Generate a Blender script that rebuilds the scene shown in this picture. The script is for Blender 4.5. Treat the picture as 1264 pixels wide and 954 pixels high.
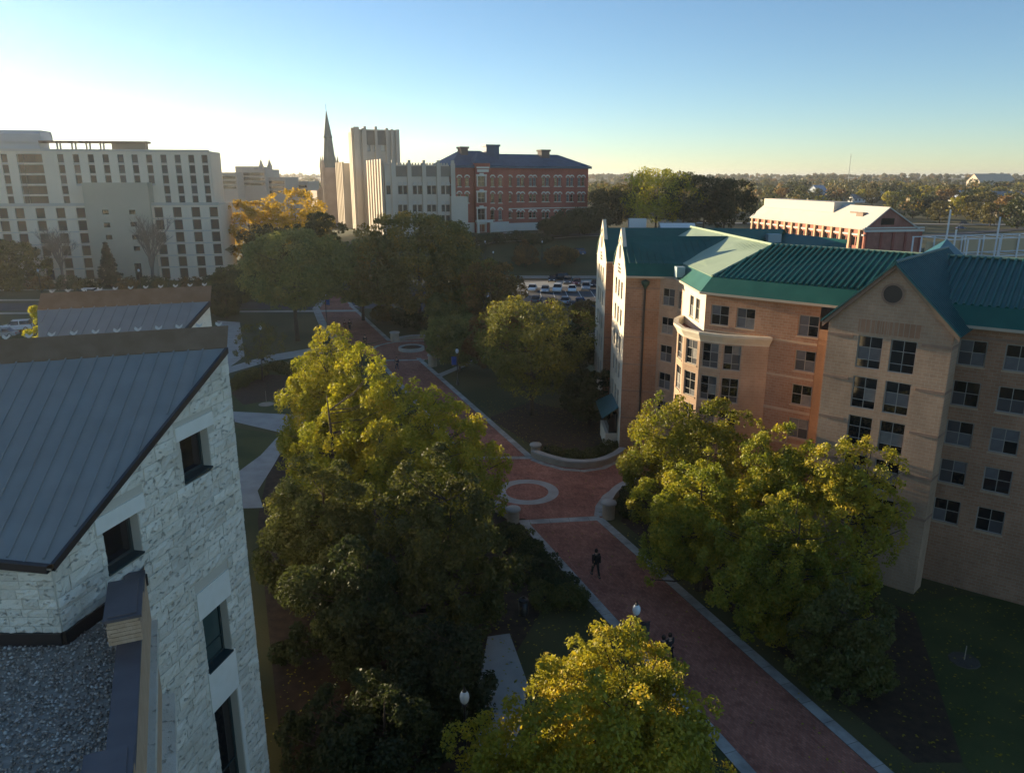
import bpy, math, random
import numpy as np
from mathutils import Vector, Matrix
random.seed(7)
for o in list(bpy.data.objects): bpy.data.objects.remove(o)
SC = bpy.context.scene
COL = SC.collection
R = math.radians

# ------------------------------------------------------------------ camera
CAM_H, FPX, PITCH = 25.0, 936.0, R(15.4)
cam_d = bpy.data.cameras.new('camera'); cam = bpy.data.objects.new('camera', cam_d); COL.objects.link(cam)
cam.location = (0, 0, CAM_H); cam.rotation_euler = (R(90) - PITCH, 0, 0)
cam_d.sensor_width = 36.0; cam_d.lens = 36.0 * FPX / 1264.0
cam_d.clip_start = 0.2; cam_d.clip_end = 20000
SC.camera = cam
# ------------------------------------------------------------------ light
SUN_AZ, SUN_EL = -51.0, 7.0          # degrees left of straight ahead, above the horizon
world = bpy.data.worlds.new('World'); SC.world = world; world.use_nodes = True
wn = world.node_tree; wn.nodes.clear()
w_out = wn.nodes.new('ShaderNodeOutputWorld'); w_bg = wn.nodes.new('ShaderNodeBackground')
w_sky = wn.nodes.new('ShaderNodeTexSky'); w_sky.sky_type = 'NISHITA'; w_sky.sun_disc = False
w_sky.sun_elevation = R(SUN_EL); w_sky.sun_rotation = R(SUN_AZ)
w_sky.altitude = 300; w_sky.air_density = 0.8; w_sky.dust_density = 0.1; w_sky.ozone_density = 2.3
w_bg.inputs[1].default_value = 0.082
wn.links.new(w_sky.outputs[0], w_bg.inputs[0]); wn.links.new(w_bg.outputs[0], w_out.inputs[0])
sun_d = bpy.data.lights.new('sun', 'SUN'); sun_d.energy = 5.0; sun_d.angle = R(0.55); sun_d.color = (1.0, 0.80, 0.52)
sun = bpy.data.objects.new('sun', sun_d); COL.objects.link(sun); sun.location = (-150, 100, 80)
to_sun = Vector((math.sin(R(SUN_AZ)) * math.cos(R(SUN_EL)), math.cos(R(SUN_AZ)) * math.cos(R(SUN_EL)), math.sin(R(SUN_EL))))
sun.rotation_euler = to_sun.to_track_quat('Z', 'Y').to_euler()
SC.view_settings.view_transform = 'Standard'; SC.view_settings.look = 'None'
SC.view_settings.exposure = 1.42; SC.view_settings.gamma = 1.0; SC.view_settings.use_curve_mapping = False
SC.cycles.max_bounces = 5; SC.cycles.diffuse_bounces = 3; SC.cycles.glossy_bounces = 2
SC.cycles.transmission_bounces = 3; SC.cycles.transparent_max_bounces = 4; SC.cycles.volume_bounces = 0
SC.cycles.sample_clamp_indirect = 4.0
SC.cycles.use_denoising = True

# ------------------------------------------------------------------ survey helpers (photo measurements to metres)
_c, _s = math.cos(PITCH), math.sin(PITCH)
def ray(u, v):
    a, b = u - 632.0, v - 477.0
    return (a, FPX * _c - b * _s, -(FPX * _s + b * _c))
def at(u, v, z=0.0):
    r = ray(u, v); k = (z - CAM_H) / r[2]
    return Vector((r[0] * k, r[1] * k, z))
def at_y(u, v, y):
    r = ray(u, v); k = y / r[1]
    return Vector((r[0] * k, y, CAM_H + r[2] * k))
def sst(a, b, x):
    t = np.clip((x - a) / (b - a), 0, 1); return t * t * (3 - 2 * t)
def gz(x, y):
    h1 = 8.0 * sst(196, 236, y) * sst(-78, -58, x) * (1 - sst(62, 92, x))
    h2 = 6.0 * sst(330, 700, y) + 17.0 * sst(700, 2600, y)
    und = sst(350, 900, y) * (2.0 * np.sin(x * .011 + y * .004) + 1.5 * np.sin(x * .023 - y * .009 + 1.3))
    return np.maximum(h1, h2 + und * .8)
def hit(u, v):
    r = ray(u, v); y = 20.0
    while y < 4000:
        k = y / r[1]; z = CAM_H + r[2] * k
        if z <= float(gz(r[0] * k, y)): return Vector((r[0] * k, y, float(gz(r[0] * k, y))))
        y *= 1.004
    return Vector((r[0] * k, y, 0))

# ------------------------------------------------------------------ scene graph helpers
WL = {}
def link(o, parent=None):
    COL.objects.link(o)
    if parent is not None:
        o.parent = parent
    return o
def wloc(o):
    return WL.get(o.name, Vector((0, 0, 0)))
def thing(name, label, cat, loc=(0, 0, 0), rotz=0.0, group=None, sc=None):
    o = bpy.data.objects.new(name, None); link(o)
    o.empty_display_size = .3
    o.location = loc; o.rotation_euler = (0, 0, rotz)
    if sc: o.scale = sc if hasattr(sc, '__len__') else (sc, sc, sc)
    WL[o.name] = Vector(loc)
    tag(o, label, cat, group)
    return o
def tag(o, label=None, cat=None, group=None, kind=None):
    if label: o['label'] = label
    if cat: o['category'] = cat
    if group: o['group'] = group
    if kind: o['kind'] = kind
    return o
def wpart(name, mesh, parent, label=None):      # a part whose mesh is written in world coordinates (unrotated parent)
    o = bpy.data.objects.new(name, mesh); link(o, parent)
    if parent is not None: o.location = -wloc(parent)
    if label: o['label'] = label
    return o
def lpart(name, mesh, parent, loc=(0, 0, 0), rz=0.0, rot=None):   # a part in its parent's local coordinates
    o = bpy.data.objects.new(name, mesh); link(o, parent); o.location = loc
    o.rotation_euler = rot if rot else (0, 0, rz)
    return o
def struct(name, mesh, kind='structure'):
    o = bpy.data.objects.new(name, mesh); link(o); o['kind'] = kind
    return o
def copy_tree(o, parent=None):
    c = o.copy(); link(c)
    c.parent = parent
    for ch in list(o.children):
        copy_tree(ch, c)
    return c

class MB:
    """collects faces; build() makes ONE mesh"""
    def __init__(s): s.v = []; s.f = []; s.uv = []; s.mi = []
    def poly(s, pts, uv=None, mi=0):
        n = len(s.v); s.v += [tuple(p) for p in pts]; s.f.append(tuple(range(n, n + len(pts))))
        s.uv += list(uv) if uv else [(p[0], p[1]) for p in pts]; s.mi.append(mi)
    def box(s, x0, x1, y0, y1, z0, z1, X=None, mi=0):
        p = [(x0,y0,z0),(x1,y0,z0),(x1,y1,z0),(x0,y1,z0),(x0,y0,z1),(x1,y0,z1),(x1,y1,z1),(x0,y1,z1)]
        if X: p = [X(*q) for q in p]
        for a, b, c, d in ((3,2,1,0),(4,5,6,7),(0,1,5,4),(1,2,6,5),(2,3,7,6),(3,0,4,7)):
            s.poly([p[a], p[b], p[c], p[d]], mi=mi)
    def prism(s, pts, z0, z1, mi=0):         # plan polygon (counter-clockwise) extruded
        n = len(pts)
        s.poly([(p[0], p[1], z1) for p in pts], mi=mi)
        s.poly([(p[0], p[1], z0) for p in reversed(pts)], mi=mi)
        for i in range(n):
            a, b = pts[i], pts[(i + 1) % n]
            s.poly([(a[0],a[1],z0),(b[0],b[1],z0),(b[0],b[1],z1),(a[0],a[1],z1)], mi=mi)
    def tube(s, P, rad, n=6, cap=True, mi=0):
        rings = []
        for i, p in enumerate(P):
            p = Vector(p)
            d = (Vector(P[min(i + 1, len(P) - 1)]) - Vector(P[max(i - 1, 0)])).normalized()
            a = d.orthogonal().normalized() if abs(d.z) < .99 else Vector((1, 0, 0)); b = d.cross(a).normalized()
            r = rad[i] if hasattr(rad, '__len__') else rad
            rings.append([p + (a * math.cos(2 * math.pi * k / n) + b * math.sin(2 * math.pi * k / n)) * r for k in range(n)])
        for i in range(len(rings) - 1):
            # keep rings aligned
            A, B = rings[i], rings[i + 1]
            off = min(range(n), key=lambda q: (A[0] - B[q]).length)
            B = B[off:] + B[:off]; rings[i + 1] = B
            for k in range(n):
                s.poly([A[k], A[(k + 1) % n], B[(k + 1) % n], B[k]], mi=mi)
        if cap:
            s.poly(list(reversed(rings[0])), mi=mi); s.poly(rings[-1], mi=mi)
    def lathe(s, prof, n=12, c=(0, 0, 0), mi=0):
        for i in range(len(prof) - 1):
            (r0, z0), (r1, z1) = prof[i], prof[i + 1]
            for k in range(n):
                a, b = 2 * math.pi * k / n, 2 * math.pi * (k + 1) / n
                q = [(c[0]+r0*math.cos(a), c[1]+r0*math.sin(a), c[2]+z0), (c[0]+r0*math.cos(b), c[1]+r0*math.sin(b), c[2]+z0),
                     (c[0]+r1*math.cos(b), c[1]+r1*math.sin(b), c[2]+z1), (c[0]+r1*math.cos(a), c[1]+r1*math.sin(a), c[2]+z1)]
                if r0 < 1e-6: q = q[1:] if False else [q[0], q[2], q[3]]
                elif r1 < 1e-6: q = q[:3]
                s.poly(q, mi=mi)
    def mesh(s, name, mats, smooth=False, weld=False):
        m = bpy.data.meshes.new(name)
        m.from_pydata(s.v, [], s.f)
        uvl = m.uv_layers.new(name='UVMap')
        uvl.data.foreach_set('uv', np.array(s.uv, dtype=np.float32).ravel())
        for q in (mats if isinstance(mats, (list, tuple)) else [mats]): m.materials.append(q)
        if any(s.mi): m.polygons.foreach_set('material_index', s.mi)
        if weld or smooth:
            import bmesh
            bm = bmesh.new(); bm.from_mesh(m); bmesh.ops.remove_doubles(bm, verts=bm.verts, dist=1e-4); bm.to_mesh(m); bm.free()
        if smooth: m.polygons.foreach_set('use_smooth', [True] * len(m.polygons))
        m.update()
        return m

# ------------------------------------------------------------------ materials
MATS = {}
def _nodes(name):
    m = bpy.data.materials.new(name); m.use_nodes = True
    nt = m.node_tree; b = nt.nodes['Principled BSDF']
    return m, nt, b
def mat(name, col, col2=None, scale=3.0, rough=.8, bump=0.0, bscale=30.0, spec=.3, metal=0.0, det=4.0, stretch=None, contrast=(.35, .65), emit=None):
    if name in MATS: return MATS[name]
    m, nt, b = _nodes(name); N, L = nt.nodes, nt.links
    b.inputs['Base Color'].default_value = (*col, 1); b.inputs['Roughness'].default_value = rough
    b.inputs['Specular IOR Level'].default_value = spec; b.inputs['Metallic'].default_value = metal
    if emit:
        b.inputs['Emission Color'].default_value = (*emit[0], 1); b.inputs['Emission Strength'].default_value = emit[1]
    tc = N.new('ShaderNodeTexCoord'); src = tc.outputs['Object']
    if stretch:
        mp = N.new('ShaderNodeMapping'); mp.inputs['Scale'].default_value = stretch; L.new(src, mp.inputs[0]); src = mp.outputs[0]
    if col2:
        n = N.new('ShaderNodeTexNoise'); n.inputs['Scale'].default_value = scale; n.inputs['Detail'].default_value = det; L.new(src, n.inputs[0])
        r = N.new('ShaderNodeValToRGB'); r.color_ramp.elements[0].color = (*col, 1); r.color_ramp.elements[1].color = (*col2, 1)
        r.color_ramp.elements[0].position, r.color_ramp.elements[1].position = contrast
        L.new(n.outputs[0], r.inputs[0]); L.new(r.outputs[0], b.inputs['Base Color'])
    if bump:
        n2 = N.new('ShaderNodeTexNoise'); n2.inputs['Scale'].default_value = bscale; n2.inputs['Detail'].default_value = 4; L.new(src, n2.inputs[0])
        bp = N.new('ShaderNodeBump'); bp.inputs['Strength'].default_value = bump; bp.inputs['Distance'].default_value = .05
        L.new(n2.outputs[0], bp.inputs['Height']); L.new(bp.outputs[0], b.inputs['Normal'])
    MATS[name] = m; return m
def brickmat(name, c1, c2, mortar, bw=.22, bh=.075, ms=.010, rough=.85, var=.5, vscale=.35, uv='UV', msm=.1):
    if name in MATS: return MATS[name]
    m, nt, b = _nodes(name); N, L = nt.nodes, nt.links
    tc = N.new('ShaderNodeTexCoord')
    br = N.new('ShaderNodeTexBrick'); br.inputs['Color1'].default_value = (*c1, 1); br.inputs['Color2'].default_value = (*c2, 1)
    br.inputs['Mortar'].default_value = (*mortar, 1); br.inputs['Scale'].default_value = 1.0
    br.inputs['Brick Width'].default_value = bw; br.inputs['Row Height'].default_value = bh; br.inputs['Mortar Size'].default_value = ms
    br.inputs['Mortar Smooth'].default_value = msm
    L.new(tc.outputs[uv], br.inputs[0])
    n = N.new('ShaderNodeTexNoise'); n.inputs['Scale'].default_value = vscale; n.inputs['Detail'].default_value = 5; L.new(tc.outputs['Object'], n.inputs[0])
    mr = N.new('ShaderNodeMapRange'); mr.inputs[3].default_value = 1 - var * .5; mr.inputs[4].default_value = 1 + var * .5; mr.inputs[1].default_value = .3; mr.inputs[2].default_value = .7
    L.new(n.outputs[0], mr.inputs[0])
    mx = N.new('ShaderNodeMix'); mx.data_type = 'RGBA'; mx.blend_type = 'MULTIPLY'; mx.inputs[0].default_value = 1
    mp = N.new('ShaderNodeMapping'); mp.inputs['Scale'].default_value = (1.1, 1.1, .4) if 'brick' in name else (1.3, 1.3, 1); L.new(tc.outputs['Object'], mp.inputs[0])
    n2 = N.new('ShaderNodeTexNoise'); n2.inputs['Scale'].default_value = .9; n2.inputs['Detail'].default_value = 7; n2.inputs['Roughness'].default_value = .65; L.new(mp.outputs[0], n2.inputs[0])
    mr2 = N.new('ShaderNodeMapRange'); mr2.inputs[1].default_value = .32; mr2.inputs[2].default_value = .68; mr2.inputs[3].default_value = .86 if 'brick' in name else .74; mr2.inputs[4].default_value = 1.08 if 'brick' in name else 1.14; L.new(n2.outputs[0], mr2.inputs[0])
    mm = N.new('ShaderNodeMath'); mm.operation = 'MULTIPLY'; L.new(mr.outputs[0], mm.inputs[0]); L.new(mr2.outputs[0], mm.inputs[1])
    L.new(br.outputs[0], mx.inputs[6]); L.new(mm.outputs[0], mx.inputs[7]); L.new(mx.outputs[2], b.inputs['Base Color'])
    bp = N.new('ShaderNodeBump'); bp.inputs['Strength'].default_value = .4; bp.inputs['Distance'].default_value = .01; bp.invert = True; L.new(br.outputs['Fac'], bp.inputs['Height']); L.new(bp.outputs[0], b.inputs['Normal'])
    b.inputs['Roughness'].default_value = rough; b.inputs['Specular IOR Level'].default_value = .2
    MATS[name] = m; return m
def leafmat(name, cols, trans=.45):
    """cols: list of (position, rgb) looked up by a random value stored per leaf"""
    if name in MATS: return MATS[name]
    m = bpy.data.materials.new(name); m.use_nodes = True; nt = m.node_tree; N, L = nt.nodes, nt.links
    N.clear(); out = N.new('ShaderNodeOutputMaterial')
    a = N.new('ShaderNodeAttribute'); a.attribute_name = 'rnd'
    r = N.new('ShaderNodeValToRGB')
    for i, (p, c) in enumerate(cols):
        e = r.color_ramp.elements[i] if i < 2 else r.color_ramp.elements.new(p)
        e.position = p; e.color = (*c, 1)
    L.new(a.outputs['Fac'], r.inputs[0])
    oi = N.new('ShaderNodeObjectInfo'); mr = N.new('ShaderNodeMapRange'); mr.inputs[3].default_value = .82; mr.inputs[4].default_value = 1.18
    L.new(oi.outputs['Random'], mr.inputs[0])
    mx = N.new('ShaderNodeMix'); mx.data_type = 'RGBA'; mx.blend_type = 'MULTIPLY'; mx.inputs[0].default_value = 1
    L.new(r.outputs[0], mx.inputs[6]); L.new(mr.outputs[0], mx.inputs[7])
    d = N.new('ShaderNodeBsdfDiffuse'); t = N.new('ShaderNodeBsdfTranslucent'); g = N.new('ShaderNodeBsdfGlossy'); g.inputs['Roughness'].default_value = .55
    L.new(mx.outputs[2], d.inputs[0]); L.new(mx.outputs[2], t.inputs[0])
    s1 = N.new('ShaderNodeMixShader'); s1.inputs[0].default_value = trans; L.new(d.outputs[0], s1.inputs[1]); L.new(t.outputs[0], s1.inputs[2])
    s2 = N.new('ShaderNodeMixShader'); s2.inputs[0].default_value = .03; L.new(s1.outputs[0], s2.inputs[1]); L.new(g.outputs[0], s2.inputs[2])
    L.new(s2.outputs[0], out.inputs[0])
    MATS[name] = m; return m

def rockmat(name, c1, c2, pit_shade):
    m, nt, b = _nodes(name); N, L = nt.nodes, nt.links; b.inputs['Roughness'].default_value = .95; b.inputs['Specular IOR Level'].default_value = .15
    tc = N.new('ShaderNodeTexCoord'); mp = N.new('ShaderNodeMapping'); mp.inputs['Scale'].default_value = (1, 1, 2.0); L.new(tc.outputs['Object'], mp.inputs[0])
    def noise(sc, det, src): n = N.new('ShaderNodeTexNoise'); n.inputs['Scale'].default_value = sc; n.inputs['Detail'].default_value = det; L.new(src, n.inputs[0]); return n.outputs[0]
    tone = noise(1.1, 5, tc.outputs['Object']); fine = noise(26, 4, tc.outputs['Object']); chip = noise(5.2, 5, mp.outputs[0])
    r = N.new('ShaderNodeValToRGB'); r.color_ramp.elements[0].color = (*c1, 1); r.color_ramp.elements[1].color = (*c2, 1); r.color_ramp.elements[0].position = .35; r.color_ramp.elements[1].position = .65; L.new(tone, r.inputs[0])
    pr = N.new('ShaderNodeMapRange'); pr.inputs[1].default_value = .60; pr.inputs[2].default_value = .70; L.new(chip, pr.inputs[0])  # chip mask also darkens the colour, painting shade into the pits
    mx = N.new('ShaderNodeMix'); mx.data_type = 'RGBA'; mx.inputs[7].default_value = (*pit_shade, 1); f = N.new('ShaderNodeMath'); f.operation = 'MULTIPLY'; f.inputs[1].default_value = .34; L.new(pr.outputs[0], f.inputs[0]); L.new(f.outputs[0], mx.inputs[0]); oi = N.new('ShaderNodeObjectInfo'); mo = N.new('ShaderNodeMapRange'); mo.inputs[3].default_value = .84; mo.inputs[4].default_value = 1.08; L.new(oi.outputs['Random'], mo.inputs[0])
    mb_ = N.new('ShaderNodeMix'); mb_.data_type = 'RGBA'; mb_.blend_type = 'MULTIPLY'; mb_.inputs[0].default_value = 1; L.new(r.outputs[0], mb_.inputs[6]); L.new(mo.outputs[0], mb_.inputs[7])
    L.new(mb_.outputs[2], mx.inputs[6]); L.new(mx.outputs[2], b.inputs['Base Color'])
    h = N.new('ShaderNodeMath'); h.operation = 'MULTIPLY_ADD'; h.inputs[1].default_value = -1.0; L.new(pr.outputs[0], h.inputs[0])
    f2 = N.new('ShaderNodeMath'); f2.operation = 'MULTIPLY'; f2.inputs[1].default_value = .5; L.new(fine, f2.inputs[0]); L.new(f2.outputs[0], h.inputs[2])
    bp = N.new('ShaderNodeBump'); bp.inputs['Strength'].default_value = 1.0; bp.inputs['Distance'].default_value = .06; L.new(h.outputs[0], bp.inputs['Height']); L.new(bp.outputs[0], b.inputs['Normal'])
    MATS[name] = m; return m
M_LIME = rockmat('limestone_rockface', (.74, .68, .55), (.84, .79, .67), (.20, .19, .16))
M_LIME2 = mat('limestone_smooth', (.80, .77, .67), (.84, .81, .72), scale=3, rough=.8, bump=.08)
M_MORTAR = mat('mortar', (.58, .53, .43), rough=.95)
M_ZINC = mat('zinc_roof', (.27, .265, .24), (.305, .30, .275), scale=1.2, rough=.5, spec=.4, metal=.15)
M_BRONZE = mat('bronze_flashing', (.21, .135, .08), (.25, .165, .105), scale=2, rough=.8, spec=.1)
M_DKMETAL = mat('dark_bronze', (.035, .028, .025), rough=.45, spec=.5)
M_CAP = mat('coping_metal', (.125, .108, .108), (.15, .13, .13), scale=1.5, rough=.45, metal=.3)
M_TANBRICK = mat('tan_brick', (.50, .33, .20), (.58, .40, .26), scale=6, rough=.9, bump=.2, bscale=40)
M_TAN = mat('tan_render', (.50, .34, .21), (.56, .39, .25), scale=3, rough=.9)
M_STEEL = mat('bright_clip', (.62, .58, .50), rough=.4, metal=.3)
M_GLASS = mat('window_glass', (.010, .012, .014), rough=.04, spec=.6)
M_GLASS2 = mat('window_glass_green', (.05, .085, .08), rough=.06, spec=.6)
M_BLIND = mat('drawn_blind', (.10, .10, .105), (.14, .14, .145), scale=1.5, rough=.5)
M_BLIND2 = mat('half_drawn_blind', (.07, .07, .075), rough=.3)
M_BLIND3 = mat('pale_curtain', (.17, .16, .145), (.22, .205, .185), scale=3, rough=.6)
M_PANE = mat('dull_dark_pane', (.022, .022, .024), rough=.35, spec=.3)
M_FRAME = mat('window_frame_pale', (.32, .30, .265), rough=.6)
M_FRAMED = mat('window_frame_dark', (.03, .05, .05), rough=.5)
M_GRASS = mat('lawn', (.040, .056, .014), (.075, .088, .024), scale=.35, rough=.95, bump=.5, bscale=18)
M_MULCH = mat('mulch', (.040, .026, .015), (.070, .044, .026), scale=2.0, rough=.95, bump=.7, bscale=22)
M_CONC = mat('concrete', (.33, .315, .28), (.40, .385, .345), scale=.8, rough=.85, bump=.05)
M_CONC_D = mat('concrete_weathered', (.30, .25, .19), (.37, .31, .24), scale=1.5, rough=.9, bump=.1)
M_ASPH = mat('asphalt', (.060, .060, .064), (.085, .085, .088), scale=.25, rough=.9)
M_PAINT = mat('road_paint', (.7, .7, .68), rough=.7)
M_PAVER = brickmat('red_pavers', (.30, .108, .068), (.44, .175, .116), (.20, .12, .09), bw=.24, bh=.12, ms=.012, var=.6, vscale=.22, uv='UV')
M_CONCJ = brickmat('jointed_concrete', (.34, .325, .29), (.40, .385, .345), (.13, .12, .10), bw=1.5, bh=40, ms=.014, var=.5, vscale=.6)
M_BARK = mat('bark', (.055, .042, .032), (.10, .08, .06), scale=6, rough=.95, bump=.6, bscale=12, stretch=(1, 1, .25))
M_TWIG = mat('bare_twig', (.16, .125, .10), (.22, .17, .14), scale=5, rough=.95)
M_BLACK = mat('black_paint', (.012, .013, .014), rough=.4, spec=.5)
M_WHITE = mat('white_paint', (.78, .78, .76), rough=.5)
M_GLOBE = mat('lamp_globe', (.72, .78, .82), rough=.15, spec=.6)
# ------------------------------------------------------------------ ground
def grid_mesh(name, xs, ys, fz, m):
    X, Y = np.meshgrid(xs, ys); Z = fz(X, Y)
    co = np.stack([X.ravel(), Y.ravel(), Z.ravel()], 1).astype(np.float32)
    nx, ny = len(xs), len(ys)
    i = np.arange(nx * ny).reshape(ny, nx)
    q = np.stack([i[:-1, :-1].ravel(), i[:-1, 1:].ravel(), i[1:, 1:].ravel(), i[1:, :-1].ravel()], 1)
    me = bpy.data.meshes.new(name); me.from_pydata(co.tolist(), [], q.tolist()); me.materials.append(m)
    me.polygons.foreach_set('use_smooth', [True] * len(me.polygons)); me.update()
    return me
_ys = list(np.arange(-200, 330, 8.0)); y = 330.0
while y < 14000: _ys.append(y); y *= 1.045
_xs = sorted(set(list(np.arange(-400, 401, 10.0)) + [sgn * 400 * 1.09 ** k for k in range(1, 42) for sgn in (-1, 1)]))
M_GROUND = mat('ground_cover', (.048, .056, .018), (.095, .085, .032), scale=.10, rough=.95, bump=.6, bscale=9, det=8)
struct('ground', grid_mesh('ground', _xs, _ys, gz, M_GROUND))

def sheet(name, pts, z, m, kind='structure'):
    b = MB(); b.poly([(p[0], p[1], z) for p in pts], [(-p[0] * .354 + p[1] * .935, p[0] * .935 + p[1] * .354) for p in pts]); o = struct(name, b.mesh(name, m), kind)
    return o
def pxs(*q): return [at(u, v) for u, v in q]
def xr(y): return 6.96 - (y - 52.94) * .3785
def xl(y): return 0.29 - (y - 52.94) * .3785
BAND = .68
def strip(name, fa, fb, y0, y1, z, m):
    return sheet(name, [(fa(y0), y0), (fb(y0), y0), (fb(y1), y1), (fa(y1), y1)], z, m)
# lawns and beds either side of the walk
sheet('lawn', pxs((282, 470), (345, 455), (370, 470), (368, 512), (290, 508)), .012, M_GRASS)
sheet('lawn', pxs((290, 528), (345, 536), (320, 575), (296, 584)), .012, M_GRASS)
sheet('lawn', [(20, 14), (60, 14), (60, 36), (28, 42), (20, 40)], .012, M_GRASS)
sheet('planting_bed', pxs((340, 540), (600, 600), (648, 640), (690, 720), (640, 800), (560, 960), (350, 960), (318, 640)), .010, M_MULCH)
sheet('planting_bed', [(3.4, 66.5), (7.0, 64.2), (10.8, 69), (10.4, 78), (2, 84), (-2.5, 78)], .014, M_MULCH)
sheet('planting_bed', [(8.2, 52.5), (10.5, 58.5), (13.5, 56), (19, 45.5), (24, 40), (20, 28), (17.8, 28)], .014, M_MULCH)
sheet('planting_bed', pxs((285, 485), (330, 462), (372, 465), (360, 490), (300, 500)), .018, M_MULCH)
# the brick walk and its plazas
walk = strip('brick_walkway', lambda y: xl(y) + BAND, lambda y: xr(y) - BAND, 12, 108, .022, M_PAVER)
pl1 = [(2.05, 66.3), (4.0, 64.2), (6.4, 63.4), (9.0, 65.0), (11.1, 68.3), (15.0, 66.0), (13.6, 59.0), (10.6, 59.3), (8.6, 57.6), (7.3, 54.6),
       (7.0, 53.0), (.3, 52.9), (-2.0, 55.6), (-4.6, 57.2), (-8.4, 57.0), (-8.4, 60.5), (-6.5, 63.5), (-4.5, 66.3)]
sheet('brick_plaza', pl1, .030, M_PAVER)
c2 = Vector((-14.6, 112.2, 0))
sheet('brick_plaza', [(c2.x + 8.2 * math.cos(a), c2.y + 7.4 * math.sin(a)) for a in np.linspace(0, 2 * math.pi, 40, endpoint=False)], .030, M_PAVER)
sheet('brick_walkway', pxs((483, 420), (436, 379), (424, 363), (410, 363), (392, 380), (404, 405), (428, 428)), .024, M_PAVER)
# concrete edge bands
strip('concrete_band', lambda y: xr(y) - BAND, xr, 12, 53.0, .040, M_CONCJ)
strip('concrete_band', xl, lambda y: xl(y) + BAND, 12, 52.6, .040, M_CONCJ)
strip('concrete_band', lambda y: xr(y) - BAND, xr, 66.0, 106.0, .040, M_CONCJ)
strip('concrete_band', xl, lambda y: xl(y) + BAND, 66.0, 106.0, .040, M_CONCJ)
def band_line(name, P, w, z, m):
    b = MB(); P = [Vector((p[0], p[1], 0)) for p in P]
    L_, R_ = [], []; cl = 0.0
    for i, p in enumerate(P):
        d = (P[min(i + 1, len(P) - 1)] - P[max(i - 1, 0)]).normalized(); n = Vector((-d.y, d.x, 0))
        L_.append(p + n * w / 2); R_.append(p - n * w / 2)
    for i in range(len(P) - 1):
        b.poly([(R_[i].x, R_[i].y, z), (R_[i + 1].x, R_[i + 1].y, z), (L_[i + 1].x, L_[i + 1].y, z), (L_[i].x, L_[i].y, z)], [(cl, 0.1), (cl + (P[i + 1] - P[i]).length, .1), (cl + (P[i + 1] - P[i]).length, w), (cl, w)]); cl += (P[i + 1] - P[i]).length
    return struct(name, b.mesh(name, m))
band_line('concrete_band', [(.6, 52.2), (6.7, 52.95)], .75, .046, M_CONCJ)
band_line('concrete_band', [(-4.6, 65.7), (2.0, 65.9)], .7, .046, M_CONCJ)
band_line('concrete_band', [(-12.4, 104.8), (-19.4, 104.4)], .7, .046, M_CONCJ)
band_line('concrete_band', [(c2.x + 6.4 * math.cos(a), c2.y + 5.8 * math.sin(a)) for a in np.linspace(-.6, 3.3, 30)], .55, .046, M_CONCJ)
band_line('concrete_band', pxs((481, 421), (435, 379), (427, 367)), .7, .040, M_CONCJ)
band_line('concrete_band', pxs((424, 428), (400, 404), (390, 381), (402, 366)), 1.4, .040, M_CONCJ)
band_line('concrete_band', pxs((431, 378), (444, 378), (458, 374), (478, 366)), 1.3, .050, M_CONCJ)
# concrete ring in the plaza
def ring(name, c, r0, r1, z, m, n=56):
    b = MB()
    for k in range(n):
        a0, a1 = 2 * math.pi * k / n, 2 * math.pi * (k + 1) / n
        b.poly([(c[0]+r0*math.cos(a0), c[1]+r0*math.sin(a0), z), (c[0]+r1*math.cos(a0), c[1]+r1*math.sin(a0), z),
                (c[0]+r1*math.cos(a1), c[1]+r1*math.sin(a1), z), (c[0]+r0*math.cos(a1), c[1]+r0*math.sin(a1), z)])
    return struct(name, b.mesh(name, m))
ring('concrete_ring', (1.25, 58.0), 1.75, 2.6, .042, M_CONC)
# outer concrete margin hugging the curved walls
ARC1 = [(2.0, 66.2), (3.1, 64.9), (4.7, 63.7), (6.5, 63.3), (8.3, 64.0), (9.9, 65.9), (11.1, 68.4)]
ARC2 = [(7.2, 53.2), (7.5, 55.0), (8.3, 57.0), (9.3, 58.4), (10.6, 59.3)]
ARC3 = [(.1, 52.6), (-1.0, 54.2), (-2.4, 55.6), (-4.4, 56.8), (-6.6, 57.2)]
band_line('concrete_band', [(x - .15, y - .75) for x, y in ARC1], .55, .048, M_CONCJ)
band_line('concrete_band', [(x - .62, y + .1) for x, y in ARC2], .6, .048, M_CONCJ)
# paths
for q in (((268, 396), (296, 398), (302, 440), (277, 458)), ((277, 455), (330, 439), (384, 430), (400, 430), (400, 436), (330, 447), (279, 462)),
          ((286, 508), (360, 512), (430, 508), (430, 516), (362, 531), (350, 535), (290, 521)),
          ((353, 528), (362, 532), (337, 576), (318, 606), (325, 627), (294, 628), (292, 584), (322, 562)),
          ((602, 786), (629, 782), (652, 845), (642, 900), (612, 962), (588, 962), (592, 842)),
          ((560, 352), (740, 345), (740, 352), (560, 360)),
          ((640, 417), (738, 411), (738, 416), (640, 424)), ((540, 462), (565, 452), (600, 438), (600, 441), (566, 456), (541, 467))):
    sheet('footpath', pxs(*q), .034, M_CONC)
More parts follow.
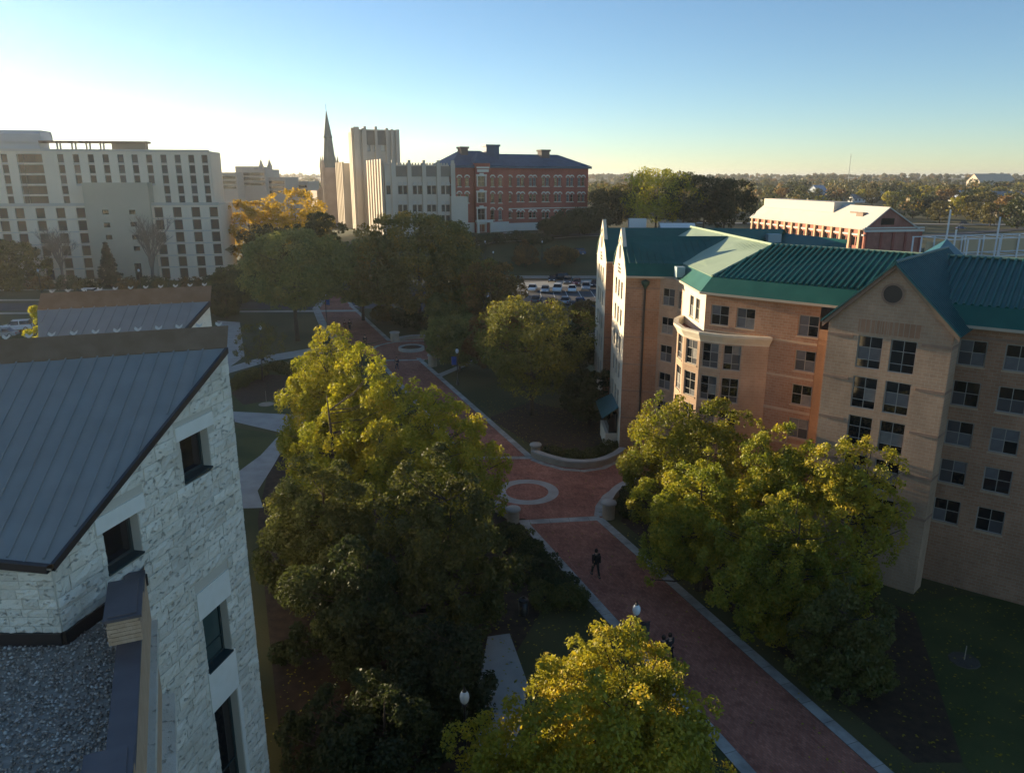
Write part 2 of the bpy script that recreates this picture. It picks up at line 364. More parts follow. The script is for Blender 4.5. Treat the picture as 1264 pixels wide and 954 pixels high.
# streets and parking lot
sheet('parking_lot', [(-18, 146), (52, 146), (52, 192), (-30, 192)], .02, M_ASPH)
b = MB()
for row in (150.0, 163.0, 168.2, 181.5):
    for k in range(22):
        x = -14 + k * 2.9; b.poly([(x, row, .032), (x + .12, row, .032), (x + .12, row + 5, .032), (x, row + 5, .032)])
struct('parking_lines', b.mesh('parking_lines', M_PAINT))
sheet('street', [(-170, 143), (-24, 149), (-24, 158), (-170, 153)], .02, M_ASPH)
sheet('sidewalk', [(-170, 139), (-30, 145), (-30, 147), (-170, 141)], .05, M_CONC)
sheet('sidewalk', [(-170, 156), (-40, 160.5), (-40, 162.5), (-170, 158)], .05, M_CONC)
sheet('sidewalk', [(-170, 172), (-70, 174), (-70, 176), (-170, 174)], .05, M_CONC)
def terrain_strip(name, P, w, dz, m, step=4.0):
    b = MB(); Q = []
    for i in range(len(P) - 1):
        a, c = Vector((*P[i], 0)), Vector((*P[i + 1], 0)); n = max(2, int((c - a).length / step))
        Q += [a.lerp(c, k / n) for k in range(n)]
    Q.append(Vector((*P[-1], 0)))
    prev = None
    for i, p in enumerate(Q):
        d = (Q[min(i + 1, len(Q) - 1)] - Q[max(i - 1, 0)]).normalized(); nn = Vector((-d.y, d.x, 0))
        zz = max(float(gz(*(p + nn * w / 2 * t).xy)) for t in (-1, 0, 1))
        l, r = p + nn * w / 2, p - nn * w / 2
        l.z = r.z = zz + dz
        if prev: b.poly([prev[1], r, l, prev[0]])
        prev = (l, r)
    return struct(name, b.mesh(name, m))
terrain_strip('street', [(-50, 199), (-10, 196), (70, 196)], 6, .12, M_CONC_D)
terrain_strip('street', [(-18, 224), (-6, 229), (6, 231), (20, 236), (45, 240)], 7, .15, M_ASPH)
terrain_strip('sidewalk', [(-16, 219), (-5, 224.5), (6, 226.5), (20, 231), (45, 235)], 1.8, .22, M_CONC)
terrain_strip('street', [(96, 250), (150, 320), (330, 430)], 8, .15, M_ASPH)
terrain_strip('street', [(100, 420), (420, 400)], 8, .25, M_CONC)

# ------------------------------------------------------------------ low curved seat walls with round piers
def seat_wall(label, P, h=.55, w=.5):
    o = thing('seat_wall', label, 'wall', (P[0][0], P[0][1], 0))
    b, cp = MB(), MB()
    V = [Vector((p[0], p[1], 0)) for p in P]
    D = []
    for i in range(len(V) - 1):
        for k in range(4): D.append(V[i].lerp(V[i + 1], k / 4))
    D.append(V[-1])
    # smooth
    for _ in range(3): D = [D[0]] + [(D[i - 1] + D[i] * 2 + D[i + 1]) / 4 for i in range(1, len(D) - 1)] + [D[-1]]
    def sweep(mb, w, z0, z1):
        prev = None
        for i, p in enumerate(D):
            d = (D[min(i + 1, len(D) - 1)] - D[max(i - 1, 0)]).normalized(); n = Vector((-d.y, d.x, 0))
            q = [p + n * w / 2 + Vector((0, 0, z0)), p - n * w / 2 + Vector((0, 0, z0)), p - n * w / 2 + Vector((0, 0, z1)), p + n * w / 2 + Vector((0, 0, z1))]
            if prev:
                for a, c in ((0, 1), (1, 2), (2, 3), (3, 0)): mb.poly([prev[a], prev[c], q[c], q[a]])
            else: mb.poly(q)
            prev = q
        mb.poly(list(reversed(prev)))
    sweep(b, w, 0, h); sweep(cp, w + .14, h + .002, h + .13)
    wpart('wall_body', b.mesh('wall_body', M_CONC_D), o); wpart('coping', cp.mesh('coping', M_CONC), o)
    return o
seat_wall('curved stone seat wall between the round piers, plaza far side by the building', ARC1)
seat_wall('curved stone seat wall running under the right hand lit trees', ARC2)
seat_wall('curved stone seat wall under the dark left hand trees at the ringed plaza', ARC3)
seat_wall('long curved low wall behind the far plaza with the round planter', pxs((492, 421), (508, 418), (530, 418), (552, 421), (566, 425)), .5)
def pier(label, x, y, h=.95, r=.45):
    o = thing('round_pier', label, 'pier', (x, y, 0), group='round stone piers of the seat walls')
    b = MB(); b.lathe([(r, 0), (r, h)], 20); lpart('shaft', b.mesh('shaft', M_CONC_D, True), o)
    b = MB(); b.lathe([(0, h + .002), (r + .1, h + .002), (r + .12, h + .08), (r + .08, h + .18), (0, h + .22)], 20); lpart('cap', b.mesh('cap', M_CONC, True), o)
    return o
pier('round stone pier at the walkway end of the far seat wall', 2.2, 66.6)
pier('round stone pier beside the building entrance carrying a green lamp post', 11.2, 68.7, 1.0)
pier('round stone pier at the front end of the right hand seat wall', 7.35, 53.1, 1.15, .48)
pier('round stone pier at the left edge of the walkway below the concrete ring', .1, 52.4)
p = at(487.5, 421); pier('pale square looking pier at the left end of the far plaza wall', p.x, p.y, 1.3, .7)
p = at(534, 452); pier('pale pier at the walkway corner right of the far planter', p.x, p.y, 1.5, .6)
o = thing('round_planter', 'round planter with a pale rim and dark plants in the far plaza', 'planter', at(508, 432))
b = MB(); b.lathe([(1.95, 0), (1.95, .5), (1.6, .5), (1.6, .3)], 32); lpart('rim', b.mesh('rim', M_CONC), o)
b = MB(); b.lathe([(1.6, .32), (1.2, .5), (.6, .62), (0, .66)], 20); lpart('soil', b.mesh('soil', M_MULCH, True), o)
# ------------------------------------------------------------------ facades
class Fac:
    """a vertical wall plane; A is its left end and B its right end seen from outside"""
    def __init__(s, A, B):
        s.A = Vector((A[0], A[1], 0)); s.B = Vector((B[0], B[1], 0)); s.L = (s.B - s.A).length
        s.d = (s.B - s.A).normalized(); s.n = Vector((s.d.y, -s.d.x, 0)); s.rz = math.atan2(s.d.y, s.d.x)
    def P(s, t, z, out=0.0): 
        p = s.A + s.d * t + s.n * out; return Vector((p.x, p.y, z))
    def X(s, t, i, z): return s.P(t, z, -i)
    def sz(s, u, v):
        r = ray(u, v); k = (s.A.x * s.n.x + s.A.y * s.n.y) / (r[0] * s.n.x + r[1] * s.n.y)
        q = Vector((r[0] * k, r[1] * k, CAM_H + r[2] * k)); w = q - s.A; w.z = 0
        return w.dot(s.d), q.z
    def wall(s, mb, z0, z1, ops=(), depth=.14, s0=0.0, s1=None, mi=0, out=0.0):
        s1 = s.L if s1 is None else s1
        ss = sorted({s0, s1} | {max(s0, min(s1, v)) for o in ops for v in o[:2]}); zs = sorted({z0, z1} | {max(z0, min(z1, v)) for o in ops for v in o[2:4]})
        for i in range(len(ss) - 1):
            for j in range(len(zs) - 1):
                a, b, c, d = ss[i], ss[i + 1], zs[j], zs[j + 1]
                if b - a < 1e-5 or d - c < 1e-5: continue
                m, q = (a + b) / 2, (c + d) / 2
                if any(o[0] < m < o[1] and o[2] < q < o[3] for o in ops): continue
                mb.poly([s.P(a, c, out), s.P(b, c, out), s.P(b, d, out), s.P(a, d, out)], [(a, c), (b, c), (b, d), (a, d)], mi)
        for a, b, c, d in [o[:4] for o in ops]:
            for (p, q) in (((a, c), (b, c)), ((b, c), (b, d)), ((b, d), (a, d)), ((a, d), (a, c))):
                mb.poly([s.P(*q, out), s.P(*p, out), s.P(*p, out - depth), s.P(*q, out - depth)], [q, p, p, q], mi)
    def strip(s, mb, z0, z1, out=.04, s0=0.0, s1=None, back=.02, mi=0):
        s1 = s.L if s1 is None else s1
        mb.box(s0, s1, -out, back, z0, z1, X=s.X, mi=mi)

WINM = {}
def win_meshes(w, h, cols, rows, t, depth, fm):
    key = (round(w, 2), round(h, 2), cols, tuple(rows), t, depth, fm.name)
    if key in WINM: return WINM[key]
    y0, y1 = depth - .07, depth + .01
    b = MB()
    b.box(0, w, y0, y1, 0, t); b.box(0, w, y0, y1, h - t, h); b.box(0, t, y0, y1, t, h - t); b.box(w - t, w, y0, y1, t, h - t)
    tot = sum(rows); zc = [t]
    for r in rows: zc.append(zc[-1] + (h - 2 * t) * r / tot)
    cw = (w - 2 * t) / cols; mt = t * .62
    for k in range(1, len(rows)): b.box(t, w - t, y0 + .012, y1, zc[k] - mt / 2, zc[k] + mt / 2)
    for k in range(1, cols): b.box(t + cw * k - mt / 2, t + cw * k + mt / 2, y0 + .010, y1, t, h - t)
    fr = b.mesh('window', fm)
    panes = []
    for j in range(len(rows)):
        for i in range(cols):
            x0, x1, z0, z1 = t + cw * i + mt / 2, t + cw * (i + 1) - mt / 2, zc[j] + (mt / 2 if j else 0), zc[j + 1] - (mt / 2 if j < len(rows) - 1 else 0)
            q = MB(); q.box(0, x1 - x0, 0, .012, 0, z1 - z0)
            panes.append((x0, z0, j, q))
    out = (fr, [(x0, z0, j, {}, q) for x0, z0, j, q in panes], depth)
    WINM[key] = out; return out
def window(fac, parent, t, z, w, h, cols=1, rows=(1,), fm=None, depth=.14, ft=.06, pane=lambda j: M_GLASS, name='window', out=0.0, origin=None, split=True):
    """lower left corner at (t, z) on the facade"""
    fr, panes, dp = win_meshes(w, h, cols, rows, ft, depth, fm or M_FRAME)
    o = bpy.data.objects.new(name, fr); link(o, parent)
    o.location = fac.P(t, z, out) - wloc(parent); o.rotation_euler = (0, 0, fac.rz)
    for x0, z0, j, cache, q in panes:
        m = pane(j)
        if m.name not in cache: cache[m.name] = q.mesh('pane', m)
        lpart('pane', cache[m.name], o, (x0, dp - .035, z0))
    return o

def ribbed(parent, poly, edir, m, spacing, w, h, thick=.06, name='rib', mr=None, start=.5, taper=False):
    """a roof plane with separate standing ribs; poly is 3D, convex, edir its horizontal direction. returns faces through parent roof MB"""
    P = [Vector(p) for p in poly]; e = Vector(edir).normalized()
    n = Vector((0, 0, 0))
    for i in range(len(P)): n += (P[i]).cross(P[(i + 1) % len(P)])
    n.normalize()
    if n.z < 0: n = -n
    e = (e - n * e.dot(n)).normalized()
    g = n.cross(e).normalized(); O = P[0]
    Q = [((p - O).dot(e), (p - O).dot(g)) for p in P]
    s0, s1 = min(q[0] for q in Q), max(q[0] for q in Q); s = s0 + spacing * start
    while s < s1 - .02:
        hs = []
        for i in range(len(Q)):
            a, b = Q[i], Q[(i + 1) % len(Q)]
            if (a[0] - s) * (b[0] - s) < 0: hs.append(a[1] + (b[1] - a[1]) * (s - a[0]) / (b[0] - a[0]))
        if len(hs) >= 2 and max(hs) - min(hs) > .15:
            g0, g1 = min(hs), max(hs)
            mb = MB()
            X = lambda x, y, z: O + e * (s + x) + g * y + n * z
            if taper:
                for (x0, x1, za, zb) in ((-w/2, -w/4, 0, h), (-w/4, w/4, h, h), (w/4, w/2, h, 0)):
                    mb.poly([X(x0, g0, za), X(x1, g0, zb), X(x1, g1, zb), X(x0, g1, za)])
                for gg in (g0, g1): mb.poly([X(-w/2, gg, 0), X(w/2, gg, 0), X(w/4, gg, h), X(-w/4, gg, h)])
            else: mb.box(-w / 2, w / 2, g0, g1, -.005, h, X=X)
            wpart(name, mb.mesh(name, mr or m), parent)
        s += spacing
def slab(mb, poly, thick=.08):
    P = [Vector(p) for p in poly]; n = Vector((0, 0, 0))
    for i in range(len(P)): n += P[i].cross(P[(i + 1) % len(P)])
    n.normalize()
    if n.z < 0: n = -n; P = list(reversed(P))
    mb.poly(P); D = [p - n * thick for p in P]; mb.poly(list(reversed(D)))
    for i in range(len(P)):
        j = (i + 1) % len(P); mb.poly([P[i], D[i], D[j], P[j]])

# ================================================================== brick residence hall with the green roof (right)
M_HALL = brickmat('salmon_brick', (.32, .175, .105), (.38, .215, .135), (.36, .26, .185), bw=.4, bh=.2, ms=.014, var=.35, vscale=.25)
M_HALL_B = brickmat('buff_brick', (.385, .25, .165), (.43, .285, .19), (.42, .325, .235), bw=.4, bh=.2, ms=.014, var=.3, vscale=.25)
M_HALL_SUN = brickmat('sun_tinted_brick', (.37, .20, .10), (.41, .23, .12), (.37, .25, .16), var=.3, vscale=.3)  # orange tint stands in for low sun grazing the salmon brick
M_BANDL = mat('cast_band_light', (.42, .30, .20), (.47, .345, .235), scale=2, rough=.85)
M_BANDD = mat('cast_band_dark', (.26, .17, .12), (.30, .20, .145), scale=2, rough=.9)
M_CAST = mat('cast_stone_cream', (.60, .52, .40), (.66, .58, .46), scale=1.5, rough=.8)
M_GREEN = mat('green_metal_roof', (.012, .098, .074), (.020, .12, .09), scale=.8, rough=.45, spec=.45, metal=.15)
M_GREEN_SUN = mat('green_metal_sun_tint', (.30, .38, .255), (.33, .41, .28), scale=.6, rough=.5, spec=.4)  # same paint as the green roof, lightened to imitate direct sun
M_TEAL = mat('teal_metal_roof', (.010, .082, .088), (.014, .098, .105), scale=.8, rough=.4, spec=.5, metal=.2)
M_SOFF = mat('eave_trim', (.45, .38, .29), rough=.7)
EV, RZ = 16.6, 19.8
hall = thing('residence_hall', 'salmon brick residence hall with green metal roof and curved corner bay', 'building', (20, 55, 0))
def hpane(j, st={'k': 0}):
    r_ = random.random()
    return M_GLASS if (j == len_rows[0] - 1 and r_ < .8 or r_ < .3) else random.choice((M_BLIND, M_BLIND, M_BLIND2, M_BLIND2, M_BLIND3))
len_rows = [2]
ROWZ = [15.0, 12.5, 10.0, 7.5, 4.9]
def hall_wall(name, A, B, cols, zs, ww, wh, wm, rows=(1.1, 1), ncol=2, band=None, z0=-.5, z1=EV, bm=None, s0=0, s1=None, skip=(), bandz=None):
    f = Fac(A, B); mb = MB(); ops = []
    for i, t in enumerate(cols):
        for j, z in enumerate(zs):
            if (i, j) in skip: continue
            ops.append((t - ww / 2, t + ww / 2, z - wh / 2, z + wh / 2))
    f.wall(mb, z0, z1, ops)
    o = wpart(name, mb.mesh(name, wm), hall)
    for a in ops:
        len_rows[0] = len(rows)
        window(f, hall, a[0], a[2], ww, wh, ncol, rows, pane=hpane)
        sb = MB(); f.strip(sb, a[2] - .10, a[2] - .003, .05, a[0] - .05, a[1] + .05); wpart('window_sill', sb.mesh('window_sill', M_BANDL), o)
    for z in (bandz if bandz is not None else [q + 1.25 for q in ROWZ]):
        if bm:
            sb = MB(); f.strip(sb, z - .07, z + .09, .035, .01, f.L - .01); wpart('string_course', sb.mesh('string_course', bm), o)
    return f, o
Kp = (14.71, 57.21)
BZ = [13.75, 11.2, 8.7, 6.2, 3.6]
# left wing: two gable ends that face the sun, and the wall between them and the corner
def gable_end(A, B, peak_z, x_face, cols):
    f = Fac(A, B); mb = MB()
    ops = [(t - .5, t + .5, z - .8, z + .8) for t in cols for z in ROWZ]
    f.wall(mb, -.5, EV, ops)
    mb.poly([f.P(0, EV), f.P(f.L, EV), f.P(f.L / 2, peak_z)], [(0, 0), (f.L, 0), (f.L / 2, 3)])
    for t0, t1, za, zb in ((0, f.L / 2, EV, peak_z), (f.L / 2, f.L, peak_z, EV)):
        mb.poly([f.P(t0, za, -.35), f.P(t1, zb, -.35), f.P(t1, zb), f.P(t0, za)])
        mb.poly([f.P(t1, zb, -.35), f.P(t0, za, -.35), f.P(t0, za - .8, -.35), f.P(t1, zb - .8, -.35)])
    o = wpart('gable_wall', mb.mesh('gable_wall', M_CAST), hall)
    for a in ops:
        len_rows[0] = 2; window(f, hall, a[0], a[2], 1.0, 1.6, 2, (1, 1), pane=hpane)
    for k in range(3):
        sb = MB()
        for q in range(2 + (k != 0)): sb.box(f.L / 2 - .9 + q * .62, f.L / 2 - .45 + q * .62, -.03, .02, 16.75 - k * .0 + (1 - k) * .32, 16.95 + (1 - k) * .32, X=f.X)
        wpart('vent_slot', sb.mesh('vent_slot', M_DKMETAL), o)
    vb = MB()
    for k in range(20):
        a0, a1 = 2 * math.pi * k / 20, 2 * math.pi * (k + 1) / 20
        c = (f.L / 2, 18.35); r = .5
        vb.poly([f.P(c[0], c[1], .05), f.P(c[0] + r * math.cos(a0), c[1] + r * 1.3 * math.sin(a0), .05), f.P(c[0] + r * math.cos(a1), c[1] + r * 1.3 * math.sin(a1), .05)])
        vb.poly([f.P(c[0] + r * math.cos(a0), c[1] + r * 1.3 * math.sin(a0), .05), f.P(c[0] + r * math.cos(a0), c[1] + r * 1.3 * math.sin(a0), -.01), f.P(c[0] + r * math.cos(a1), c[1] + r * 1.3 * math.sin(a1), -.01), f.P(c[0] + r * math.cos(a1), c[1] + r * 1.3 * math.sin(a1), .05)])
    wpart('round_vent', vb.mesh('round_vent', M_DKMETAL), o)
gable_end((10.04, 75.2), (10.04, 67.0), 20.55, 10.04, (2.2, 4.1, 6.0))
gable_end((9.7, 87.2), (9.7, 78.6), 20.7, 9.7, (2.4, 4.3, 6.2))
hall_wall('wing_wall', (10.04, 67.0), (12.95, 66.2), (), (), 1, 1, M_HALL, bm=M_BANDD, bandz=[15.6] + BZ)
hall_wall('wing_wall', (12.95, 66.2), (14.2, 64.6), (1.0,), ROWZ, 1.35, 1.5, M_HALL_B)
hall_wall('wing_wall', (14.2, 64.6), (14.33, 63.3), (.65,), ROWZ, .7, 1.5, M_HALL_B, ncol=1)
hall_wall('corner_wall', (14.33, 63.3), Kp, (2.6, 4.2), (15.0,), 1.0, 1.7, M_CAST)
hall_wall('wing_wall', (9.7, 78.6), (14.4, 78.6), (), (), 1, 1, M_HALL, bm=M_BANDD, bandz=[15.6] + BZ)
hall_wall('link_wall', (14.4, 78.6), (14.3, 75.2), (), (), 1, 1, M_HALL)
hall_wall('wing_wall', (14.3, 75.2), (10.04, 75.2), (), (), 1, 1, M_HALL)
hall_wall('rear_wall', (27.0, 87.2), (9.7, 87.2), (), (), 1, 1, M_HALL)
hall_wall('rear_wall', (34.0, 60.0), (27.0, 87.2), (), (), 1, 1, M_HALL)
hall_wall('rear_wall', (56, 41), (34.0, 60.0), (), (), 1, 1, M_HALL)
# main front
MD = Vector((.758, -.652, 0)).normalized(); mainB = (Kp[0] + MD.x * 8.6, Kp[1] + MD.y * 8.6)
f_main, o_main = hall_wall('front_wall', Kp, mainB, (1.22, 3.25, 7.85), ROWZ, 1.45, 1.5, M_HALL, bm=M_BANDL, skip={(0, j) for j in (1, 2, 3, 4)} | {(1, j) for j in (1, 2, 3, 4)}, bandz=BZ)
sb = MB(); f_main.wall(sb, -.3, 14.9, (), s0=8.62, s1=9.6, out=.0); wpart('brick_pier', sb.mesh('brick_pier', M_HALL_SUN), hall)  # flush strip of the front wall, coloured orange to imitate sunlight
# gable block
GL, GR = (19.76, 46.63), (25.0, 42.1)
fg = Fac(GL, GR); back = -fg.n
f2, o2 = hall_wall('gable_front', GL, GR, (), (), 1, 1, M_HALL_B, z1=1.0)
mb = MB(); gops = []
for t in (2.55, 4.42):
    for z in [14.75, 12.2, 9.7, 7.2, 4.7]: gops.append((t - .72, t + .72, z - 1.0, z + 1.0))
fg.wall(mb, 1.0, EV, gops)
pk = fg.L / 2
mb.poly([fg.P(0, EV), fg.P(fg.L, EV), fg.P(pk, 20.05)], [(0, 0), (6.9, 0), (3.45, 3.5)])
gw = wpart('gable_wall', mb.mesh('gable_wall', M_HALL_B), hall)
for a in gops:
    len_rows[0] = 3; window(fg, hall, a[0], a[2], 1.44, 2.0, 2, (.62, 1.0, .85), pane=lambda j: M_GLASS if j != 1 or random.random() < .2 else random.choice((M_BLIND, M_BLIND2, M_BLIND3)))
for z in (15.62, 12.95, 10.3, 7.6, 5.0):
    for s0, s1 in ((.0, 1.55), (5.35, fg.L)):
        sb = MB(); fg.strip(sb, z - .09, z + .09, .04, s0 + .01, s1 - .01); wpart('string_course', sb.mesh('string_course', M_BANDD), gw)
sb = MB(); fg.strip(sb, 15.95, 16.75, .012, 1.75, 5.2); wpart('soldier_panel', sb.mesh('soldier_panel', M_HALL), gw)
vb = MB()
for k in range(28):
    a0, a1 = 2 * math.pi * k / 28, 2 * math.pi * (k + 1) / 28
    for r0, r1, oo in ((0, .52, .03), (.52, .64, .07)):
        q = [fg.P(pk + r0 * math.cos(a0), 18.4 + r0 * math.sin(a0), oo), fg.P(pk + r1 * math.cos(a0), 18.4 + r1 * math.sin(a0), oo), fg.P(pk + r1 * math.cos(a1), 18.4 + r1 * math.sin(a1), oo), fg.P(pk + r0 * math.cos(a1), 18.4 + r0 * math.sin(a1), oo)]
        vb.poly(q[1:] if r0 == 0 and False else q, mi=0 if r0 == 0 else 1)
wpart('round_vent', vb.mesh('round_vent', [M_DKMETAL, M_BANDD]), gw)
mb = MB()
for t0, t1, za, zb in ((-.35, pk, EV - .25, 20.2), (pk, fg.L + .35, 20.2, EV - .25)):
    mb.poly([fg.P(t0, za, .3), fg.P(t1, zb, .3), fg.P(t1, zb - .34, .3), fg.P(t0, za - .34, .3)] if False else [fg.P(t0, za - .3, .22), fg.P(t1, zb - .3, .22), fg.P(t1, zb, .22), fg.P(t0, za, .22)])
    mb.poly([fg.P(t0, za, .22), fg.P(t1, zb, .22), fg.P(t1, zb, -.02), fg.P(t0, za, -.02)])
    mb.poly([fg.P(t1, zb - .3, .22), fg.P(t0, za - .3, .22), fg.P(t0, za - .3, .01), fg.P(t1, zb - .3, .01)])
wpart('rake_board', mb.mesh('rake_board', M_BANDD), hall)
gl_b = Vector((*GL, 0)) + back * 6; gr_b = Vector((*GR, 0)) + back * 5
hall_wall('side_wall', (gl_b.x, gl_b.y), GL, (), (), 1, 1, M_HALL_SUN)
hall_wall('side_wall', GR, (25.9, 43.0), (), (), 1, 1, M_HALL_B, bm=M_BANDD, bandz=(15.62, 12.95, 10.3, 7.6, 5.0))
hall_wall('side_wall', (25.9, 43.0), (26.2, 44.4), (), (), 1, 1, M_HALL)
fr_, orw = hall_wall('front_wall', (26.2, 44.4), (47, 28.8), (1.2, 3.55, 6.2, 8.6, 11.5, 14), ROWZ, 1.45, 1.55, M_HALL, bm=M_BANDD, bandz=[15.95])
# curved bay
bayP = [(14.42, 62.6), (13.65, 61.3), (13.2, 59.5), (13.3, 57.5), (14.15, 55.85), (15.5, 54.85), (16.95, 54.25), (18.1, 53.95), (18.65, 53.8)]
bay = [Vector((p[0], p[1], 0)) for p in bayP]
for i in range(len(bay) - 1):
    A, B = bayP[i], bayP[i + 1]; L = (bay[i + 1] - bay[i]).length
    if i in (1, 2, 3, 4, 5): hall_wall('bay_wall', A, B, (L / 2,), (12.15, 9.65, 7.15, 4.6), min(1.3, L - .3), 1.9, M_HALL_B, rows=(.6, 1, .85), z1=13.3, bm=None)
    else: hall_wall('bay_wall', A, B, (), (), 1, 1, M_HALL_B, z1=13.3)
mb = MB()
cen = Vector((17.2, 60.2, 0))
def bo(i, out, z):
    p = bay[i]; d = (p - cen).normalized(); q = p + d * out; return (q.x, q.y, z)
prof = [(.02, 13.15), (.07, 13.3), (.36, 13.72), (.38, 13.9), (-.02, 13.9), (-.04, 13.2)]
for i in range(len(bay) - 1):
    for k in range(len(prof) - 1):
        (o0, z0), (o1, z1) = prof[k], prof[k + 1]
        mb.poly([bo(i, o0, z0), bo(i + 1, o0, z0), bo(i + 1, o1, z1), bo(i, o1, z1)])
wpart('bay_cornice', mb.mesh('bay_cornice', M_CAST), hall)
mb = MB(); mb.poly([(p.x, p.y, 13.28) for p in bay] + [(16, 58, 13.28)]); wpart('bay_terrace', mb.mesh('bay_terrace', mat('terrace_membrane', (.16, .06, .05), rough=.9)), hall)
# roof
EO = .5
roof_b = MB(); fas = MB()
r0, r1, r2 = Vector((20.7, 61.0, RZ)), Vector((29.3, 52.6, RZ)), Vector((54, 33.5, RZ))
nm = Vector((MD.y, -MD.x, 0)); nm = nm if nm.y < 0 else -nm
K3 = Vector((Kp[0], Kp[1], 0)); J3 = K3 + MD * 15.5
ZA, ZB = EV + .08, EV + 1.15
def apron(A, B, nA, nB, inA=.35, inB=.35):
    a0, b0 = A + nA * EO, B + nB * EO; a1, b1 = A - nA * inA, B - nB * inB
    a0.z = b0.z = ZA; a1.z = b1.z = ZB
    slab(roof_b, [a0, b0, b1, a1])
    l0, l1 = a0.copy(), b0.copy(); d = (l1 - l0).normalized(); nn = Vector((d.y, -d.x, 0))
    fas.box(0, (l1 - l0).length, -.04, .10, -.14, .03, X=lambda x, y, z: l0 + d * x - nn * y + Vector((0, 0, z)))
    return a1, b1
nl = Vector((-1, 0, 0)); nK = (nl + nm).normalized() * 1.2
k1, j1 = apron(K3, J3, nK, nm)
slab(roof_b, [k1, j1, r1, r0])
W0 = Vector((14.33, 78, 0)); w1, k1b = apron(W0, K3, nl, nK)
slab(roof_b, [w1, k1, r0, Vector((19.4, 84, RZ))])
slab(roof_b, [Vector((19.4, 84, RZ)), r0, Vector((26.5, 66, 17.0)), Vector((25.5, 86, 17.0))])
slab(roof_b, [r0, r1, Vector((34.5, 58.8, 17.0)), Vector((26.5, 66.0, 17.0))])
dR = Vector((.8, -.6, 0)); nR = Vector((-.6, -.8, 0))
s_, e_ = apron(Vector((25.2, 45.15, 0)), Vector((47, 28.8, 0)), nR, nR)
slab(roof_b, [s_, e_, r2, r1]); slab(roof_b, [r1, r2, Vector((57, 40, 17)), Vector((34.5, 58.8, 17))])
# left wings
for yf, yb, yr, xe in ((66.95, 75.2, 70.95, 9.85), (78.6, 87.2, 82.9, 9.5)):
    for ys, sg in ((yf, -1), (yb, 1)):
        nn = Vector((0, sg, 0))
        A, B = Vector((xe + .15, ys, 0)), Vector((15.2 if sg < 0 else 15.2, ys - (.9 if (sg < 0 and yf < 70) else 0), 0))
        if sg > 0: A, B = B, A
        a1, b1 = apron(A, B, nn, nn)
        if sg < 0: slab(roof_b, [a1, b1, Vector((19.85, yr, RZ)), Vector((xe + .15, yr, RZ))])
        else: slab(roof_b, [a1, b1, Vector((xe + .15, yr, RZ)), Vector((19.85, yr, RZ))])
hroof = wpart('roof', roof_b.mesh('roof', M_GREEN), hall)
wpart('gutter', fas.mesh('gutter', M_SOFF), hall)
ribbed(hroof, [k1, j1, r1, r0], MD, M_GREEN, .43, .22, .10, taper=True)
ribbed(hroof, [s_, e_, r2, r1], dR, M_GREEN, .43, .22, .10, taper=True)
ribbed(hroof, [Vector((10, 66.8, ZB)), Vector((15.2, 66.2, ZB)), Vector((19.85, 70.95, RZ)), Vector((10, 70.95, RZ))], (1, 0, 0), M_GREEN, .6, .05, .04)
# overlay on the sun side slope; its paler green paints in the sunlight
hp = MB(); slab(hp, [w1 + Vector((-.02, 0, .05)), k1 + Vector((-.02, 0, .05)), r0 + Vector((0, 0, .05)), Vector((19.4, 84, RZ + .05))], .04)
wpart('hip_sun_overlay', hp.mesh('hip_sun_overlay', M_GREEN_SUN), hroof)
ribbed(hroof, [w1 + Vector((-.02, 0, .05)), k1 + Vector((-.02, 0, .05)), r0 + Vector((0, 0, .05)), Vector((19.4, 84, RZ + .05))], (0, 1, 0), M_GREEN_SUN, .6, .04, .03)
for a, c in ((k1, r0), (r0, r1), (r1, r2), (r0, Vector((19.4, 84, RZ)))):
    b = MB(); b.tube([a + Vector((0, 0, .08)), c + Vector((0, 0, .08))], .09, 6); wpart('ridge_cap', b.mesh('ridge_cap', M_GREEN_SUN), hroof)
# cross gable roof (teal)
pf = fg.P(pk, 20.25, .35); pb = fg.P(pk, 20.25, -12.6)
tb = MB()
eR0, eR1 = fg.P(fg.L + .45, EV - .2, .35), fg.P(fg.L + .45, EV - .2, -12)
eL0, eL1 = fg.P(-.45, EV - .2, .35), fg.P(-.45, EV - .2, -12)
slab(tb, [eR0, eR1, pb, pf]); slab(tb, [eL1, eL0, pf, pb])
cg = wpart('cross_gable_roof', tb.mesh('cross_gable_roof', M_TEAL), hall)
ribbed(cg, [eR0, eR1, pb, pf], fg.n, M_TEAL, .34, .10, .05)
ribbed(cg, [eL1, eL0, pf, pb], fg.n, M_TEAL, .34, .10, .05)
b = MB(); b.tube([pf + Vector((0, 0, .05)), pb + Vector((0, 0, .05))], .09, 6); wpart('ridge_cap', b.mesh('ridge_cap', M_TEAL), cg)
rg = Vector((32.3, 57.2, 20.6)); b = MB(); slab(b, [rg, Vector((29.6, 53.4, 20.0)), Vector((28.0, 56.6, 17.6)), Vector((29.6, 60.2, 17.6))]); slab(b, [Vector((29.6, 53.4, 20.0)), rg, Vector((36.0, 57.0, 17.6)), Vector((33.4, 52.0, 17.6))])
wpart('rear_gable_roof', b.mesh('rear_gable_roof', M_TEAL), hall)
